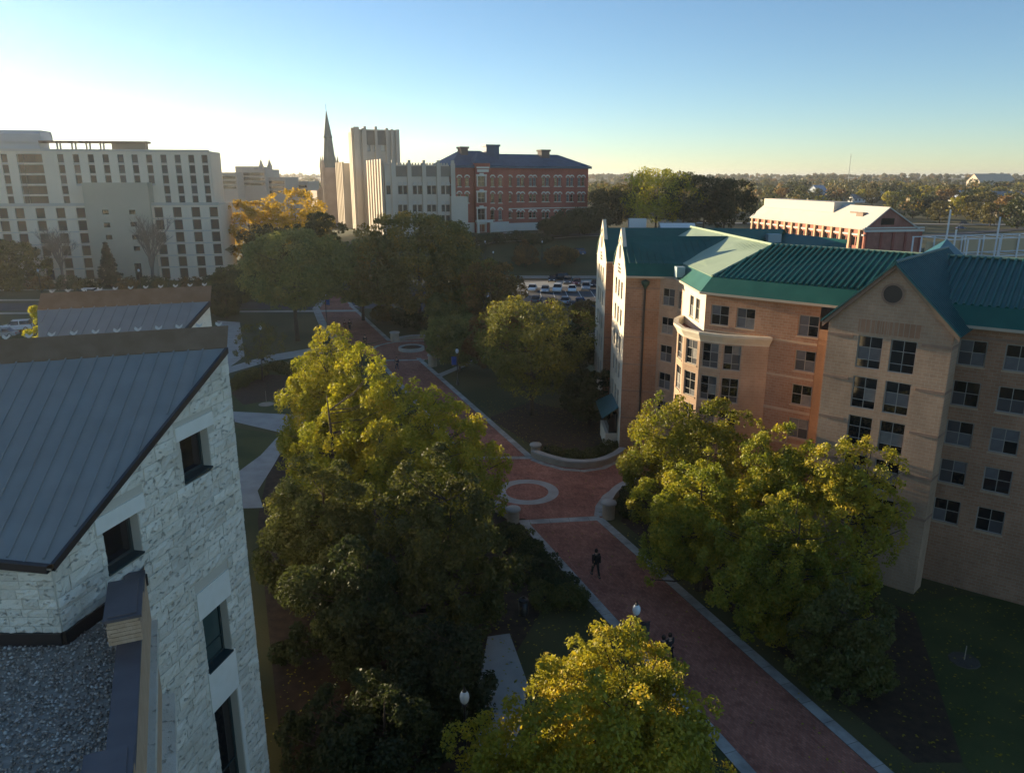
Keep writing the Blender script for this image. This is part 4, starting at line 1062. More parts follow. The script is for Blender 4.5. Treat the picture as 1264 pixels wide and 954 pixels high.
# rear-left wing
lq = at_y(427, 250, 268); lq.z = 0; FLw = Fac(lq + bT * 16, lq); zt = FLw.sz(420, 202)[1]
b = MB(); obox(b, lq, dT, 10, 16, 8, zt); wpart('rear_wing', b.mesh('rear_wing', M_DECO), deco)
for k in range(5):
    s_ = 1 + k * 3.5; b = MB(); b.box(s_ - .6, s_ + .6, -.6, .05, 8, zt + .4, X=FLw.X); wpart('fin', b.mesh('fin', M_DECO), deco)
# ---- church with spire
chq = at_y(401, 240, 292); chq.z = 0
church = thing('church', 'dark grey stone church tower with a slender green spire', 'church', (chq.x, chq.y, 8))
M_CH = mat('church_stone', (.30, .25, .21), (.36, .30, .25), scale=.3, rough=.95); M_SP = mat('spire_copper', (.14, .17, .16), (.18, .21, .20), scale=.5, rough=.7)
b = MB(); obox(b, chq, dT, 5.4, 5.4, 6, 28.5); t_ = wpart('tower', b.mesh('tower', M_CH), church)
cc = chq + dT * 2.7 + bT * 2.7
for a, c in ((0, 0), (1, 0), (0, 1), (1, 1)):
    q = chq + dT * 5.4 * a + bT * 5.4 * c; b = MB(); b.lathe([(.55, 6), (.55, 28.6), (.7, 28.7), (0, 33)], 8, (q.x, q.y, 0)); wpart('pinnacle', b.mesh('pinnacle', M_CH), church)
b = MB(); b.lathe([(2.6, 28.5), (1.55, 39.0), (1.8, 39.2), (1.5, 40.0), (.15, 48.4), (0, 48.5)], 8, (cc.x, cc.y, 0)); wpart('spire', b.mesh('spire', M_SP), church)
b = MB(); b.tube([(cc.x, cc.y, 48.3), (cc.x, cc.y, 51)], .07, 5); wpart('finial', b.mesh('finial', M_DKMETAL), church)
b = MB(); obox(b, chq + bT * 5.4 - dT * 2.2, dT, 9.5, 22, 6, 20); q = chq + bT * 5.4 - dT * 2.2
b.poly([q + Vector((0, 0, 20)), q + dT * 9.5 + Vector((0, 0, 20)), q + dT * 4.75 + Vector((0, 0, 25))]); wpart('nave', b.mesh('nave', M_CH), church)

# ---- red Victorian hall
M_RED = brickmat('victorian_red_brick', (.36, .075, .048), (.42, .095, .062), (.32, .15, .12), var=.4, vscale=.15)
M_REDP = mat('red_brick_plain', (.29, .085, .06), (.36, .11, .08), scale=.4, rough=.9)
M_SLATE = mat('blue_slate', (.03, .08, .13), (.04, .10, .16), scale=.5, rough=.6)
M_TRIM = mat('pale_stone_trim', (.66, .61, .53), rough=.85)
dV = Vector((.90, .436, 0)).normalized(); bV = Vector((-dV.y, dV.x, 0))
qv = at_y(628, 285, 252); qv.z = 0
red = thing('victorian_hall', 'red brick Victorian hall with blue slate roof and pale window trim', 'building', (qv.x, qv.y, 8))
tmp = Fac(qv - dV * 60, qv); sL = tmp.sz(559, 240)[0]
FA = Fac(tmp.P(sL, 0), qv)
FB0 = Fac(qv - FA.n * 2.2, qv - FA.n * 2.2 + dV * 60); sR = FB0.sz(725.5, 240)[0]
FB = Fac(FB0.A, FB0.P(sR, 0))
ZE = 28.3; zb0 = 7.0
def vwin(f, u, vt, vb, w):
    s_, zt = f.sz(u, vt); _, zb = f.sz(u, vb); return (s_ - w / 2, s_ + w / 2, zb, zt)
rowsA = ((219.5, 230.5), (239.5, 250.5), (259.5, 271.5)); rowsB = ((219.5, 230), (240, 249), (262, 269))
opsA = [vwin(FA, u, *r, 1.25) for u in (567, 576.5, 608, 617.5) for r in rowsA if not (u < 580 and r[0] > 250)]
opsB = [vwin(FB, u + k, *r, 1.15) for u in (642.5, 657.5, 673.5, 688.5, 703.5, 717.5) for k in (-2.4, 2.4) for r in rowsB] + [vwin(FB, 629.2, *r, 1.3) for r in rowsB]
for f, ops in ((FA, opsA), (FB, opsB)):
    b = MB(); f.wall(b, zb0, ZE, ops, .35); obox(b, f.A - f.n * .37, f.d, f.L, 18, zb0, ZE - .05)
    wpart('wall', b.mesh('wall', M_RED), red)
    for a in ops:
        wv = wpane(f, red, a, random.choice((M_GLASS, M_GLASS, M_BLIND)), .35, fm=M_TRIM, rows=(1, 1))
        b = MB(); w, h = a[1] - a[0], a[3] - a[2]
        n = 7; prev = None
        for k in range(n + 1):
            an = math.pi * k / n; p0 = (w / 2 - (w / 2 + .02) * math.cos(an), h + .5 * math.sin(an)); p1 = (w / 2 - (w / 2 + .38) * math.cos(an), h + .95 * math.sin(an))
            if prev: b.poly([(prev[0][0], -.12, prev[0][1]), (p0[0], -.12, p0[1]), (p1[0], -.12, p1[1]), (prev[1][0], -.12, prev[1][1])]); b.poly([(prev[1][0], -.12, prev[1][1]), (p1[0], -.12, p1[1]), (p1[0], .0, p1[1]), (prev[1][0], .0, prev[1][1])])
            prev = (p0, p1)
        lpart('arched_hood', b.mesh('arched_hood', M_TRIM), wv)
        b = MB(); b.box(-.2, w + .2, -.1, .0, -.25, -.03); lpart('window_sill', b.mesh('window_sill', M_TRIM), wv)
    for v in (233.5, 253.5) if f is FA else (232, 251, 257.5):
        z = f.sz(650, v)[1]; b = MB(); f.strip(b, z - .15, z + .15, .06); wpart('string_course', b.mesh('string_course', M_TRIM if v > 255 else M_REDP), red)
z0_ = FA.sz(615, 274)[1]; b = MB(); FA.strip(b, zb0, z0_, .15); wpart('basement_wall', b.mesh('basement_wall', M_TRIM), red)
z0_ = FB.sz(650, 275)[1]; b = MB(); FB.strip(b, zb0, z0_, .12, 0, 12); wpart('basement_wall', b.mesh('basement_wall', M_TRIM), red)
# entrance bay
s0, s1 = FA.sz(585, 240)[0], FA.sz(602.5, 240)[0]
FE = Fac(FA.P(s0, 0, 1.6), FA.P(s1, 0, 1.6)); eo = []
for r in rowsA: eo.append(vwin(FE, 594.3, r[0] - 2, r[1], 2.6))
eo.append(vwin(FE, 594.5, 277, 287, 2.6))
b = MB(); FE.wall(b, zb0, ZE + 1, eo, .4); obox(b, FE.A - FE.n * .42, FE.d, FE.L, 3, zb0, ZE + 1); wpart('entrance_bay', b.mesh('entrance_bay', M_RED), red)
for k, a in enumerate(eo):
    wv = wpane(FE, red, a, M_GLASS if k < 3 else mat('oak_door', (.30, .10, .04), rough=.6), .4, fm=M_TRIM, cols=2, rows=(1, 1) if k < 3 else (1,), name='window' if k < 3 else 'door')
    b = MB(); w, h = a[1] - a[0], a[3] - a[2]; b.box(-.35, 0, -.14, .0, 0, h); b.box(w, w + .35, -.14, .0, 0, h); b.box(-.5, w + .5, -.16, 0, h, h + .5); b.box(w / 2 - .7, w / 2 + .7, -.15, 0, h + .5, h + .9)
    lpart('surround', b.mesh('surround', M_TRIM), wv)
for s_ in (.2, FE.L - .2): b = MB(); b.box(s_ - .35, s_ + .35, -1.4, -.7, zb0, zb0 + 4.2, X=FE.X); wpart('porch_column', b.mesh('porch_column', M_TRIM), red)
b = MB(); b.box(-.3, FE.L + .3, -1.5, -.05, zb0 + 4.2, zb0 + 5.0, X=FE.X); wpart('porch', b.mesh('porch', M_TRIM), red)
b = MB(); FE.strip(b, ZE - .6, ZE - .1, .2, .3, FE.L - .3); FE.strip(b, ZE - 1.7, ZE - .9, .12, .5, FE.L - .5); wpart('pediment_panel', b.mesh('pediment_panel', M_TRIM), red)
# slate roofs
def hip(f, s0, s1, dep, ze, zr, ov=.9, ins=7):
    b = MB(); A, B = f.P(s0 - ov, ze, ov), f.P(s1 + ov, ze, ov); C, D = f.P(s1 + ov, ze, -dep - ov), f.P(s0 - ov, ze, -dep - ov)
    r0_, r1_ = f.P(s0 + ins, zr, -dep / 2), f.P(s1 - ins, zr, -dep / 2)
    slab(b, [A, B, r1_, r0_]); slab(b, [B, C, r1_]); slab(b, [C, D, r0_, r1_]); slab(b, [D, A, r0_])
    b.box(s0 - ov + .05, s1 + ov - .05, -ov + .06, dep + ov - .06, ze - .7, ze - .12, X=f.X)
    return wpart('roof', b.mesh('roof', M_SLATE), red)
r_ = hip(FB, -6, FB.L, 18, ZE + .2, ZE + 4.2)
hip(FA, 0, FA.L, 18, ZE + .25, ZE + 5.0, ins=6)
b = MB(); A, B, P_ = FE.P(-.5, ZE + 1, .5), FE.P(FE.L + .5, ZE + 1, .5), FE.P(FE.L / 2, ZE + 4.4, -4); slab(b, [A, B, P_]); slab(b, [B, FE.P(FE.L + .5, ZE + 1, -6), P_]); slab(b, [FE.P(-.5, ZE + 1, -6), A, P_]); wpart('bay_roof', b.mesh('bay_roof', M_SLATE), red)
for f, u0, u1, vt, vb in ((FA, 610, 626, 187, 198), (FA, 578.5, 587, 187, 191), (FB, 679, 689, 192, 197)):
    s0, s1 = f.sz(u0, 200)[0], f.sz(u1, 200)[0]; zc_ = ZE + {187: 6.8 if u0 > 600 else 6.0, 192: 5.6}[vt]; b = MB(); b.box(s0, s1, 6, 9, ZE + 2, zc_, X=f.X); b.box(s0 - .3, s1 + .3, 5.7, 9.3, zc_ - .5, zc_ + .1, X=f.X); wpart('chimney', b.mesh('chimney', M_SLATE if u0 > 600 and u0 < 650 else mat('dark_chimney', (.13, .11, .10), rough=.9)), red)

# ---- far academic block behind the dormitory
far = thing('academic_block', 'hazy beige academic block with flat roofs far behind the dormitory', 'building', (-130, 400, 0))
M_FAR = mat('far_beige', (.38, .34, .29), rough=.9)
for u0, u1, vt, y, nm_ in ((262, 292, 213, 400, 'wing'), (291, 327, 209, 410, 'wing'), (326, 352, 219, 415, 'wing'), (290, 313, 205.5, 425, 'penthouse'), (326, 380, 224, 440, 'wing')):
    a, c = at_y(u0, vt, y), at_y(u1, vt, y); b = MB(); b.box(a.x, c.x, y, y + 25, -2, a.z); wpart(nm_, b.mesh(nm_, M_FAR), far)
    if nm_ == 'wing':
        for vv in (vt + 6, vt + 12, vt + 18):
            z = at_y(u0, vv, y).z; b = MB(); b.box(a.x + .8, c.x - .8, y - .15, y + .2, z - .8, z + .6); wpart('window_strip', b.mesh('window_strip', M_GLASS), far)
for u in (321, 331.5):
    p = at_y(u, 202, 425); b = MB(); b.box(p.x - .9, p.x + .9, 425, 428, 20, p.z - 1); b.lathe([(1.2, 0), (.2, 3)], 6, (p.x, 426.5, p.z - 1)); wpart('turret', b.mesh('turret', M_FAR), far)

# ---- brick arena with white roof
dA = Vector((.985, .17, 0)).normalized(); bA = Vector((-dA.y, dA.x, 0)); qa = at_y(1068, 283, 236); zEa = qa.z; qa.z = 0
FAf = Fac(qa, qa + dA * 19.6); arena = thing('arena', 'red brick sports hall with broad white roof and gabled end', 'building', (qa.x, qa.y, 0))
M_ARB = brickmat('arena_brick', (.36, .12, .085), (.40, .145, .10), (.34, .2, .16), var=.3); M_WROOF = mat('white_membrane', (.56, .53, .47), (.60, .565, .505), scale=.2, rough=.8)
pkz = FAf.sz(1098, 256.5)[1]; pks = FAf.sz(1098, 256.5)[0]; LNG = 74
b = MB(); FAf.wall(b, -.3, zEa, ()); b.poly([FAf.P(0, zEa), FAf.P(pks * 2 + 3, zEa), FAf.P(pks, pkz)]); b.poly([FAf.P(0, zEa, -LNG), FAf.P(pks * 2 + 3, zEa, -LNG), FAf.P(pks, pkz, -LNG)])
FAl = Fac(qa + bA * LNG, qa); FAl.wall(b, -.3, zEa, ()); Fac(FAf.B, FAf.P(FAf.L, 0, -LNG)).wall(b, -.3, zEa, ())
wpart('wall', b.mesh('wall', M_ARB), arena)
b = MB(); slab(b, [FAf.P(-.8, zEa - .1, .5), FAf.P(pks, pkz + .2, .5), FAf.P(pks, pkz + .2, -LNG), FAf.P(-.8, zEa - .1, -LNG)], .3); slab(b, [FAf.P(pks, pkz + .2, .5), FAf.P(pks * 2 + 3.8, zEa - .1, .5), FAf.P(pks * 2 + 3.8, zEa - .1, -LNG), FAf.P(pks, pkz + .2, -LNG)], .3)
ar = wpart('roof', b.mesh('roof', M_WROOF), arena)
b = MB(); b.box(pks - 3.4, pks + 4, 24, LNG - 2, pkz - 2.4, pkz + .9, X=FAf.X); wpart('roof_monitor', b.mesh('roof_monitor', mat('monitor_grey', (.50, .46, .40), rough=.8)), arena)
for t, i in ((4.2, 7), (5.2, 12)):
    b = MB(); b.box(t - .8, t + 1.2, i, i + 3.5, zEa + 2.2, zEa + 4.6, X=FAf.X); wpart('rooftop_unit', b.mesh('rooftop_unit', mat('unit_brown', (.22, .15, .11), rough=.7)), arena)
b = MB(); FAf.strip(b, zEa - .9, zEa - .2, .35, -.4, FAf.L + .4); FAf.strip(b, zEa + .1, zEa + .5, .3, -.4, FAf.L + .4); wpart('cornice', b.mesh('cornice', M_TRIM), arena)
for t in (.5, 5.6, 9.8, 14, FAf.L - .5):
    b = MB(); b.box(t - .35, t + .35, -.3, .0, -.3, zEa - .9, X=FAf.X); wpart('pilaster', b.mesh('pilaster', M_REDP), arena)
b = MB(); b.box(pks - 2.2, pks + 2.2, -.08, .05, zEa + 1.2, zEa + 3.2, X=FAf.X); wpart('gable_window', b.mesh('gable_window', M_GLASS), arena)
for k in range(15):
    t = 2 + k * 5; b = MB(); b.box(t - .5, t + .5, -.7, .0, -.3, zEa - .2, X=FAl.X); wpart('pilaster', b.mesh('pilaster', M_TANBRICK), arena)
    if k < 14:
        for q in (1.3, 3.0):
            b = MB(); b.box(t + q, t + q + 1.1, -.05, .05, zEa - 5.2, zEa - 2.6, X=FAl.X); wpart('window', b.mesh('window', M_GLASS), arena)
b = MB(); FAl.strip(b, zEa - 2.1, zEa - 1.6, .3); wpart('string_course', b.mesh('string_course', M_TRIM), arena)

# ---- white steel frame under construction
M_STW = mat('primed_steel', (.66, .67, .68), rough=.5)
fq = at_y(1168, 300, 150); fq.z = 0
frame = thing('steel_frame', 'white bolted steel frame of an unfinished building beyond the teal roof', 'building frame', (fq.x, fq.y, 0))
dF = Vector((.95, .31, 0)).normalized(); FF = Fac(fq, fq + dF * 40)
for i, t in enumerate((0, 2.2, 5.6, 8.6, 13.0, 13.9, 19, 24, 29, 34)):
    h = {0: FF.sz(1170, 259)[1], 4: FF.sz(1228, 268)[1], 1: 15.2}.get(i, 13.4)
    for dep in (0, 8):
        b = MB(); b.box(t - .12, t + .12, dep, dep + .22, 0, h if dep == 0 else 13.4, X=FF.X); wpart('steel_column', b.mesh('steel_column', M_STW), frame)
for z in (13.2, 9.6, 6):
    for dep in (0, 8):
        b = MB(); b.box(-.3, 36, dep + .05, dep + .13, z, z + .2, X=FF.X); wpart('steel_beam', b.mesh('steel_beam', M_STW), frame)
    for t in (2.2, 8.6, 13.0, 19, 24, 29):
        b = MB(); b.box(t - .06, t + .06, .2, 8, z + .02, z + .16, X=FF.X); wpart('steel_joist', b.mesh('steel_joist', M_STW), frame)
b = MB(); b.box(4, 36, 8.4, 8.7, 5, 12.2, X=FF.X); wpart('sheathing', b.mesh('sheathing', mat('tan_sheathing', (.50, .38, .24), rough=.9)), frame)
# ---- low sheds and trailer beyond the roof
p = at_y(787, 281, 250); o = thing('box_trailer', 'white box trailer parked behind the green roof below the yellow tree', 'trailer', (p.x, p.y, 8))
b = MB(); b.box(-2.8, 2.8, 0, 2.6, .8, 4.2); lpart('box', b.mesh('box', M_WHITE), o)
for x in (-1.6, -.4, 1.6):
    for y_ in (0, 2.3): b = MB(); b.tube([(x, y_, .5), (x, y_ + .3, .5)], .5, 10); lpart('wheel', b.mesh('wheel', M_BLACK), o)
HOUSES = []
def house(label, u, v, w, dp, h, rz, wall, roof, y=None):
    p = hit(u, v) if y is None else Vector((at_y(u, v, y).x, y, 0)); p.z = float(gz(p.x, p.y)) - .5
    HOUSES.append(p.copy()); o = thing('house', label, 'house', p, rz)
    b = MB(); b.box(-w / 2, w / 2, -dp / 2, dp / 2, 0, h)
    for y_ in (-dp / 2, dp / 2): pass
    b.poly([(-w / 2, -dp / 2, h), (-w / 2, dp / 2, h), (-w / 2, 0, h + dp * .38)]); b.poly([(w / 2, -dp / 2, h), (w / 2, dp / 2, h), (w / 2, 0, h + dp * .38)])
    lpart('wall', b.mesh('wall', wall), o)
    b = MB(); e = .5
    slab(b, [(-w/2-e, -dp/2-e, h-.3), (w/2+e, -dp/2-e, h-.3), (w/2+e, 0, h+dp*.38+.1), (-w/2-e, 0, h+dp*.38+.1)], .15); slab(b, [(-w/2-e, 0, h+dp*.38+.1), (w/2+e, 0, h+dp*.38+.1), (w/2+e, dp/2+e, h-.3), (-w/2-e, dp/2+e, h-.3)], .15)
    lpart('roof', b.mesh('roof', roof), o)
    for k in range(3):
        b = MB(); x = -w / 2 + w * (k + .5) / 3; b.box(x - .6, x + .6, -dp/2-.06, -dp/2+.05, h * .45, h * .8); lpart('window', b.mesh('window', M_GLASS), o)
    for sx in (-1, 1):
        b = MB(); b.box(sx * w / 2 - .06, sx * w / 2 + .06, -.7, .7, h * .5, h * .85); lpart('window', b.mesh('window', M_GLASS), o)
    return o
M_SHING = mat('grey_shingle', (.20, .21, .23), (.26, .27, .29), scale=1, rough=.9); M_SHINGT = mat('tan_shingle', (.36, .29, .22), rough=.9); M_SHINGB = mat('bluish_shingle', (.30, .36, .44), rough=.8)
M_SIDE = mat('white_siding', (.74, .74, .72), rough=.7); M_SIDEB = mat('blue_grey_siding', (.42, .48, .55), rough=.8); M_SIDET = mat('tan_siding', (.50, .42, .32), rough=.8)
for a in (('pale blue church-like house among trees left of the thin mast', 1008, 246, 11, 12, 8, .4, M_SIDEB, M_SHINGB), ('bright white gabled house behind the arena roof peak', 1084, 246, 12, 9, 6, 1.2, M_SIDE, M_SIDE),
          ('small pale house just right of the arena roof monitor', 1057, 250, 10, 8, 4, .2, M_SIDE, M_SHING), ('white gable end house left of the grey roofs on the far right', 1179, 256, 12, 9, 6, 1.3, M_SIDE, M_SHINGB),
          ('long bluish roofed terrace among the trees, far right', 1198, 250, 34, 11, 6, .15, M_SIDEB, M_SHINGB), ('tan roofed house near the right edge above the steel frame', 1231, 267, 14, 11, 5, .3, M_SIDET, M_SHINGT),
          ('long grey roofed terrace touching the right edge of the view', 1246, 253, 36, 12, 6, .1, M_SIDEB, M_SHING), ('white house at the far right edge behind the tan roofed one', 1256, 255, 11, 9, 6, 1.2, M_SIDE, M_SHING),
          ('low flat pale shop on the horizon at far right', 1222, 230, 60, 30, 8, .1, M_SIDET, M_SIDET), ('little white shed below the arena ridge on the left', 1160, 243, 10, 8, 5, .8, M_SIDE, M_SHINGB), ('small house with pale gable between the yellow trees', 1110, 246, 10, 8, 5, .9, M_SIDET, M_SHING)):
    house(*a)
for u, w_ in ((817, 'left'), (826, 'right')):
    p = at_y(u, 280, 245); o = thing('storage_shed', f'narrow cream shed at the foot of the tall dark trees, {w_} of two', 'shed', (p.x, 245, 8))
    b = MB(); b.box(-.8, .8, 0, 2, 0, 3.0); lpart('wall', b.mesh('wall', M_SIDET), o); b = MB(); slab(b, [(-.95, -.2, 2.95), (.95, -.2, 2.95), (.95, 2.2, 3.4), (-.95, 2.2, 3.4)], .08); lpart('roof', b.mesh('roof', M_SHINGT), o)
p = at_y(838, 280, 235); o = thing('storage_shed', 'low white roofed shed right of the cream sheds', 'shed', (p.x, 235, 7.5))
b = MB(); b.box(-5, 5, 0, 6, 0, 2.0); lpart('wall', b.mesh('wall', M_SIDE), o); b = MB(); slab(b, [(-5.4, -.4, 2), (5.4, -.4, 2), (5.4, 3, 4), (-5.4, 3, 4)], .1); slab(b, [(-5.4, 3, 4), (5.4, 3, 4), (5.4, 6.4, 2), (-5.4, 6.4, 2)], .1); lpart('roof', b.mesh('roof', M_SIDE), o)
p = at_y(1046, 232, 900); o = thing('radio_mast', 'thin lattice radio mast on the wooded horizon', 'mast', (p.x, 900, float(gz(p.x, 900))))
b = MB(); b.tube([(0, 0, 0), (0, 0, 42)], [.5, .18], 4); lpart('lattice', b.mesh('lattice', M_STEEL), o); b = MB(); b.box(-1, 1, -.1, .1, 38, 38.4); lpart('antenna', b.mesh('antenna', M_STEEL), o)
# ================================================================== trees
def env(shape, t):
    if shape == 'oval': return np.sqrt(np.clip(1 - (2 * t - 1) ** 2, 0, 1)) ** .8
    if shape == 'pyr': return np.clip(np.where(t < .28, .65 + .35 * t / .28, (1 - (t - .28) / .72) ** .75), .06, 1)
    if shape == 'vase': return np.clip(np.where(t < .62, .45 + .55 * t / .62, np.sqrt(np.clip(1 - ((t - .62) / .38) ** 2, 0, 1))), .1, 1)
    if shape == 'cone': return np.clip(1 - t, .04, 1)
    return np.sqrt(np.clip(1 - (2 * t - 1) ** 2, 0, 1)) ** .6
def leaves(rs, C, LR, n, size, outc=None, flat=.85):
    """n diamond leaves spread over lobes with centres C and radii LR"""
    w = LR ** 2; idx = rs.choice(len(C), n, p=w / w.sum())
    d = rs.normal(size=(n, 3)); d /= np.linalg.norm(d, axis=1)[:, None]
    if outc is not None:
        o = C[idx] - outc; o /= np.maximum(np.linalg.norm(o, axis=1), 1e-3)[:, None]
        neg = (d * o).sum(1) < -.1; fl = neg & (rs.rand(n) < .8); d[fl] *= -1
    rad = LR[idx] * (.35 + .72 * rs.rand(n) ** .6)
    p = C[idx] + d * rad[:, None] * np.array([1, 1, flat])
    nrm = d * .6 + rs.normal(size=(n, 3)) * .75 + np.array([0, 0, .2]); nrm /= np.linalg.norm(nrm, axis=1)[:, None]
    a = np.cross(nrm, rs.normal(size=(n, 3))); a /= np.linalg.norm(a, axis=1)[:, None]; b = np.cross(nrm, a)
    L = size * (.55 + 1.0 * rs.rand(n) ** 1.6)[:, None]; W = L * rs.uniform(.5, .75, n)[:, None]
    V = np.stack([p - a * L / 2, p + b * W / 2 + a * L * .08, p + a * L / 2, p - b * W / 2 + a * L * .08], 1).reshape(-1, 3)
    lob = rs.rand(len(C)) 
    r = np.clip(.55 * lob[idx] + .45 * rs.rand(n), 0, 1)
    return V, np.arange(4 * n).reshape(-1, 4), np.repeat(r, 4)
def make_crown(seed, h, R_, hb, nl, size, shape='oval', nlobe=70, lobe=.26, m=None, flat=.85, inner=.4, sx=1.0, lean=(0, 0)):
    rs = np.random.RandomState(seed); nlobe = int(nlobe * 2.0); lobe *= .74; t = np.concatenate([rs.uniform(.02, .97, nlobe)]); a = rs.uniform(0, 2 * np.pi, nlobe)
    ang_mod = 1 + .16 * np.sin(a * 2 + rs.uniform(0, 6)) + .12 * np.sin(a * 3 + rs.uniform(0, 6))
    rr = R_ * env(shape, t) * rs.uniform(0, 1, nlobe) ** inner * ang_mod
    LR = R_ * lobe * rs.uniform(.45, 1.55, nlobe) * (.55 + .45 * env(shape, t))
    C = np.stack([np.cos(a) * rr * sx + lean[0] * t, np.sin(a) * rr + lean[1] * t, hb + (h - hb - LR * .6) * t + LR * .3], 1)
    cen = np.array([0, 0, hb + (h - hb) * .42])
    V, F, r = leaves(rs, C, LR, nl, size, cen, flat)
    return np_mesh('crown', V, F, m, r), C, LR
def make_trunk(C, LR, h, hb, r0, seed, nb=12, m=None):
    rg = random.Random(seed); b = MB(); top = h * .80
    P = [Vector((0, 0, -.3)), Vector((rg.uniform(-.1, .1), rg.uniform(-.1, .1), hb * .6)), Vector((rg.uniform(-.2, .2), rg.uniform(-.2, .2), hb + (top - hb) * .4)), Vector((rg.uniform(-.3, .3), rg.uniform(-.3, .3), top))]
    b.tube(P, [r0 * 1.25, r0 * .9, r0 * .6, r0 * .12], 8)
    for i in rg.sample(range(len(C)), min(nb, len(C))):
        c = Vector(C[i]); z0 = max(hb * .7, min(c.z - .25 * (c.xy.length + .5), top * .9)); f = z0 / top
        st = Vector((0, 0, z0)); mid = st.lerp(c, .5) + Vector((0, 0, -.08 * (c - st).length))
        rb = r0 * (.62 - .4 * f); b.tube([st, mid, c], [rb * .7, rb * .45, .02], 5, cap=False)
    return b.mesh('trunk', m or M_BARK, True)
LEAF = {
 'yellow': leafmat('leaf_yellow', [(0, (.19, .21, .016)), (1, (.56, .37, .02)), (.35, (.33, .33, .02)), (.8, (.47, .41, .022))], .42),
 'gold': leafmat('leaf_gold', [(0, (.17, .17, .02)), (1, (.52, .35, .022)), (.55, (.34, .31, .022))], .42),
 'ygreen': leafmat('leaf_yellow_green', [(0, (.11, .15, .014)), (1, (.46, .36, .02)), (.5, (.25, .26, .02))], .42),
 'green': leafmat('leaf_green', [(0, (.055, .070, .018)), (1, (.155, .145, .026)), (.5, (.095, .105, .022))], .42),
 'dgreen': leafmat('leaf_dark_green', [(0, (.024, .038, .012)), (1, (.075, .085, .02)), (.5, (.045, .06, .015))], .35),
 'olive': leafmat('leaf_olive', [(0, (.065, .066, .016)), (1, (.20, .15, .024)), (.5, (.115, .10, .02))], .42),
 'brown': leafmat('leaf_russet', [(0, (.11, .075, .028)), (1, (.32, .17, .045)), (.5, (.20, .12, .035))], .4),
 'orange': leafmat('leaf_orange', [(0, (.28, .18, .014)), (1, (.58, .36, .02)), (.5, (.44, .29, .018))], .5),
 'willow': leafmat('leaf_willow', [(0, (.085, .10, .022)), (1, (.34, .28, .03)), (.55, (.165, .165, .03))], .42),
 'rustic': leafmat('leaf_green_to_russet', [(0, (.12, .125, .035)), (1, (.52, .28, .035)), (.6, (.24, .20, .045)), (.85, (.36, .24, .04))], .4),
 'mgreen': leafmat('leaf_mid_green', [(0, (.12, .15, .045)), (1, (.32, .28, .065)), (.5, (.20, .21, .055))], .42),
 'pine': leafmat('needle_dark', [(0, (.015, .028, .014)), (1, (.04, .055, .025)), (.5, (.025, .04, .018))], .1),
}
def tree(label, x, y, h, r, kind, nl, size, shape='oval', hb=None, seed=None, nlobe=70, lobe=.26, group=None, z=None, inner=.4, nb=12, sx=1.0, cat='tree', tr=None, flat=.85, rz=0.0):
    tree.n += 1; seed = seed or tree.n * 17
    hb = h * .25 if hb is None else hb
    z = float(gz(x, y)) if z is None else z
    o = thing('tree' if cat == 'tree' else 'shrub', label, cat, (x, y, z), rz, group)
    me, C, LR = make_crown(seed, h, r, hb, nl, size, shape, nlobe, lobe, LEAF[kind], flat, inner, sx)
    lpart('crown' if cat == 'tree' else 'foliage', me, o)
    lpart('trunk' if cat == 'tree' else 'stem', make_trunk(C, LR, h, hb, tr or (.05 + h * .016), seed, nb), o)
    return o
tree.n = 0
def leader_tree(label, x, y, tops, kind, nl, size, rl=1.3, hb=1.5, seed=1, zlow=None, jit=.8, drop=5.0):
    """a tree whose crown is built of several upright leaders; tops = (photo u, v, distance offset)"""
    rs = np.random.RandomState(seed); z0 = float(gz(x, y)); C, LR = [], []
    hmax = 0
    for q in tops:
        yy = y + (q[2] if len(q) > 2 else rs.uniform(-jit, jit)); a = at_y(q[0], q[1], yy); a -= Vector((x, y, z0)); hmax = max(hmax, a.z)
        low = min(max(hb, a.z - drop), a.z - .5); k = 0
        n = int(16 * max(.6, (a.z - low) / 4))
        for i in range(n):
            d = (a.z - low) * rs.rand() ** .9; rr = rl * min(1.25, (d / 1.3 + .05) ** .6) * rs.rand() ** .45; an = rs.uniform(0, 6.283)
            pull = d / max(a.z, .1) * .25
            C.append((a.x * (1 - pull) + math.cos(an) * rr, a.y * (1 - pull) + math.sin(an) * rr, a.z - d - .12)); LR.append(rl * rs.uniform(.28, .62) * (.6 + .4 * min(1, d / 1.5)))
        C.append((a.x, a.y, a.z - .25)); LR.append(rl * .30)
    xs_ = np.array([c[0] for c in C]); ys_ = np.array([c[1] for c in C]); rad = max(1.0, np.percentile(np.hypot(xs_ - xs_.mean(), ys_ - ys_.mean()), 70))
    for i in range(26):
        an = rs.uniform(0, 6.283); t = rs.rand(); rr = rad * rs.rand() ** .5
        C.append((xs_.mean() * t + math.cos(an) * rr, ys_.mean() * t + math.sin(an) * rr, hb + (hmax - hb) * .62 * t)); LR.append(rl * rs.uniform(.5, .85))
    C, LR = np.array(C), np.array(LR)
    o = thing('tree', label, 'tree', (x, y, z0))
    V, F, r = leaves(rs, C, LR, nl, size, np.array([xs_.mean() * .6, ys_.mean() * .6, hmax * .45]), 1.05)
    lpart('crown', np_mesh('crown', V, F, LEAF[kind], r), o); lpart('trunk', make_trunk(C, LR, hmax, hb, .06 + hmax * .016, seed, 60), o)
    return o
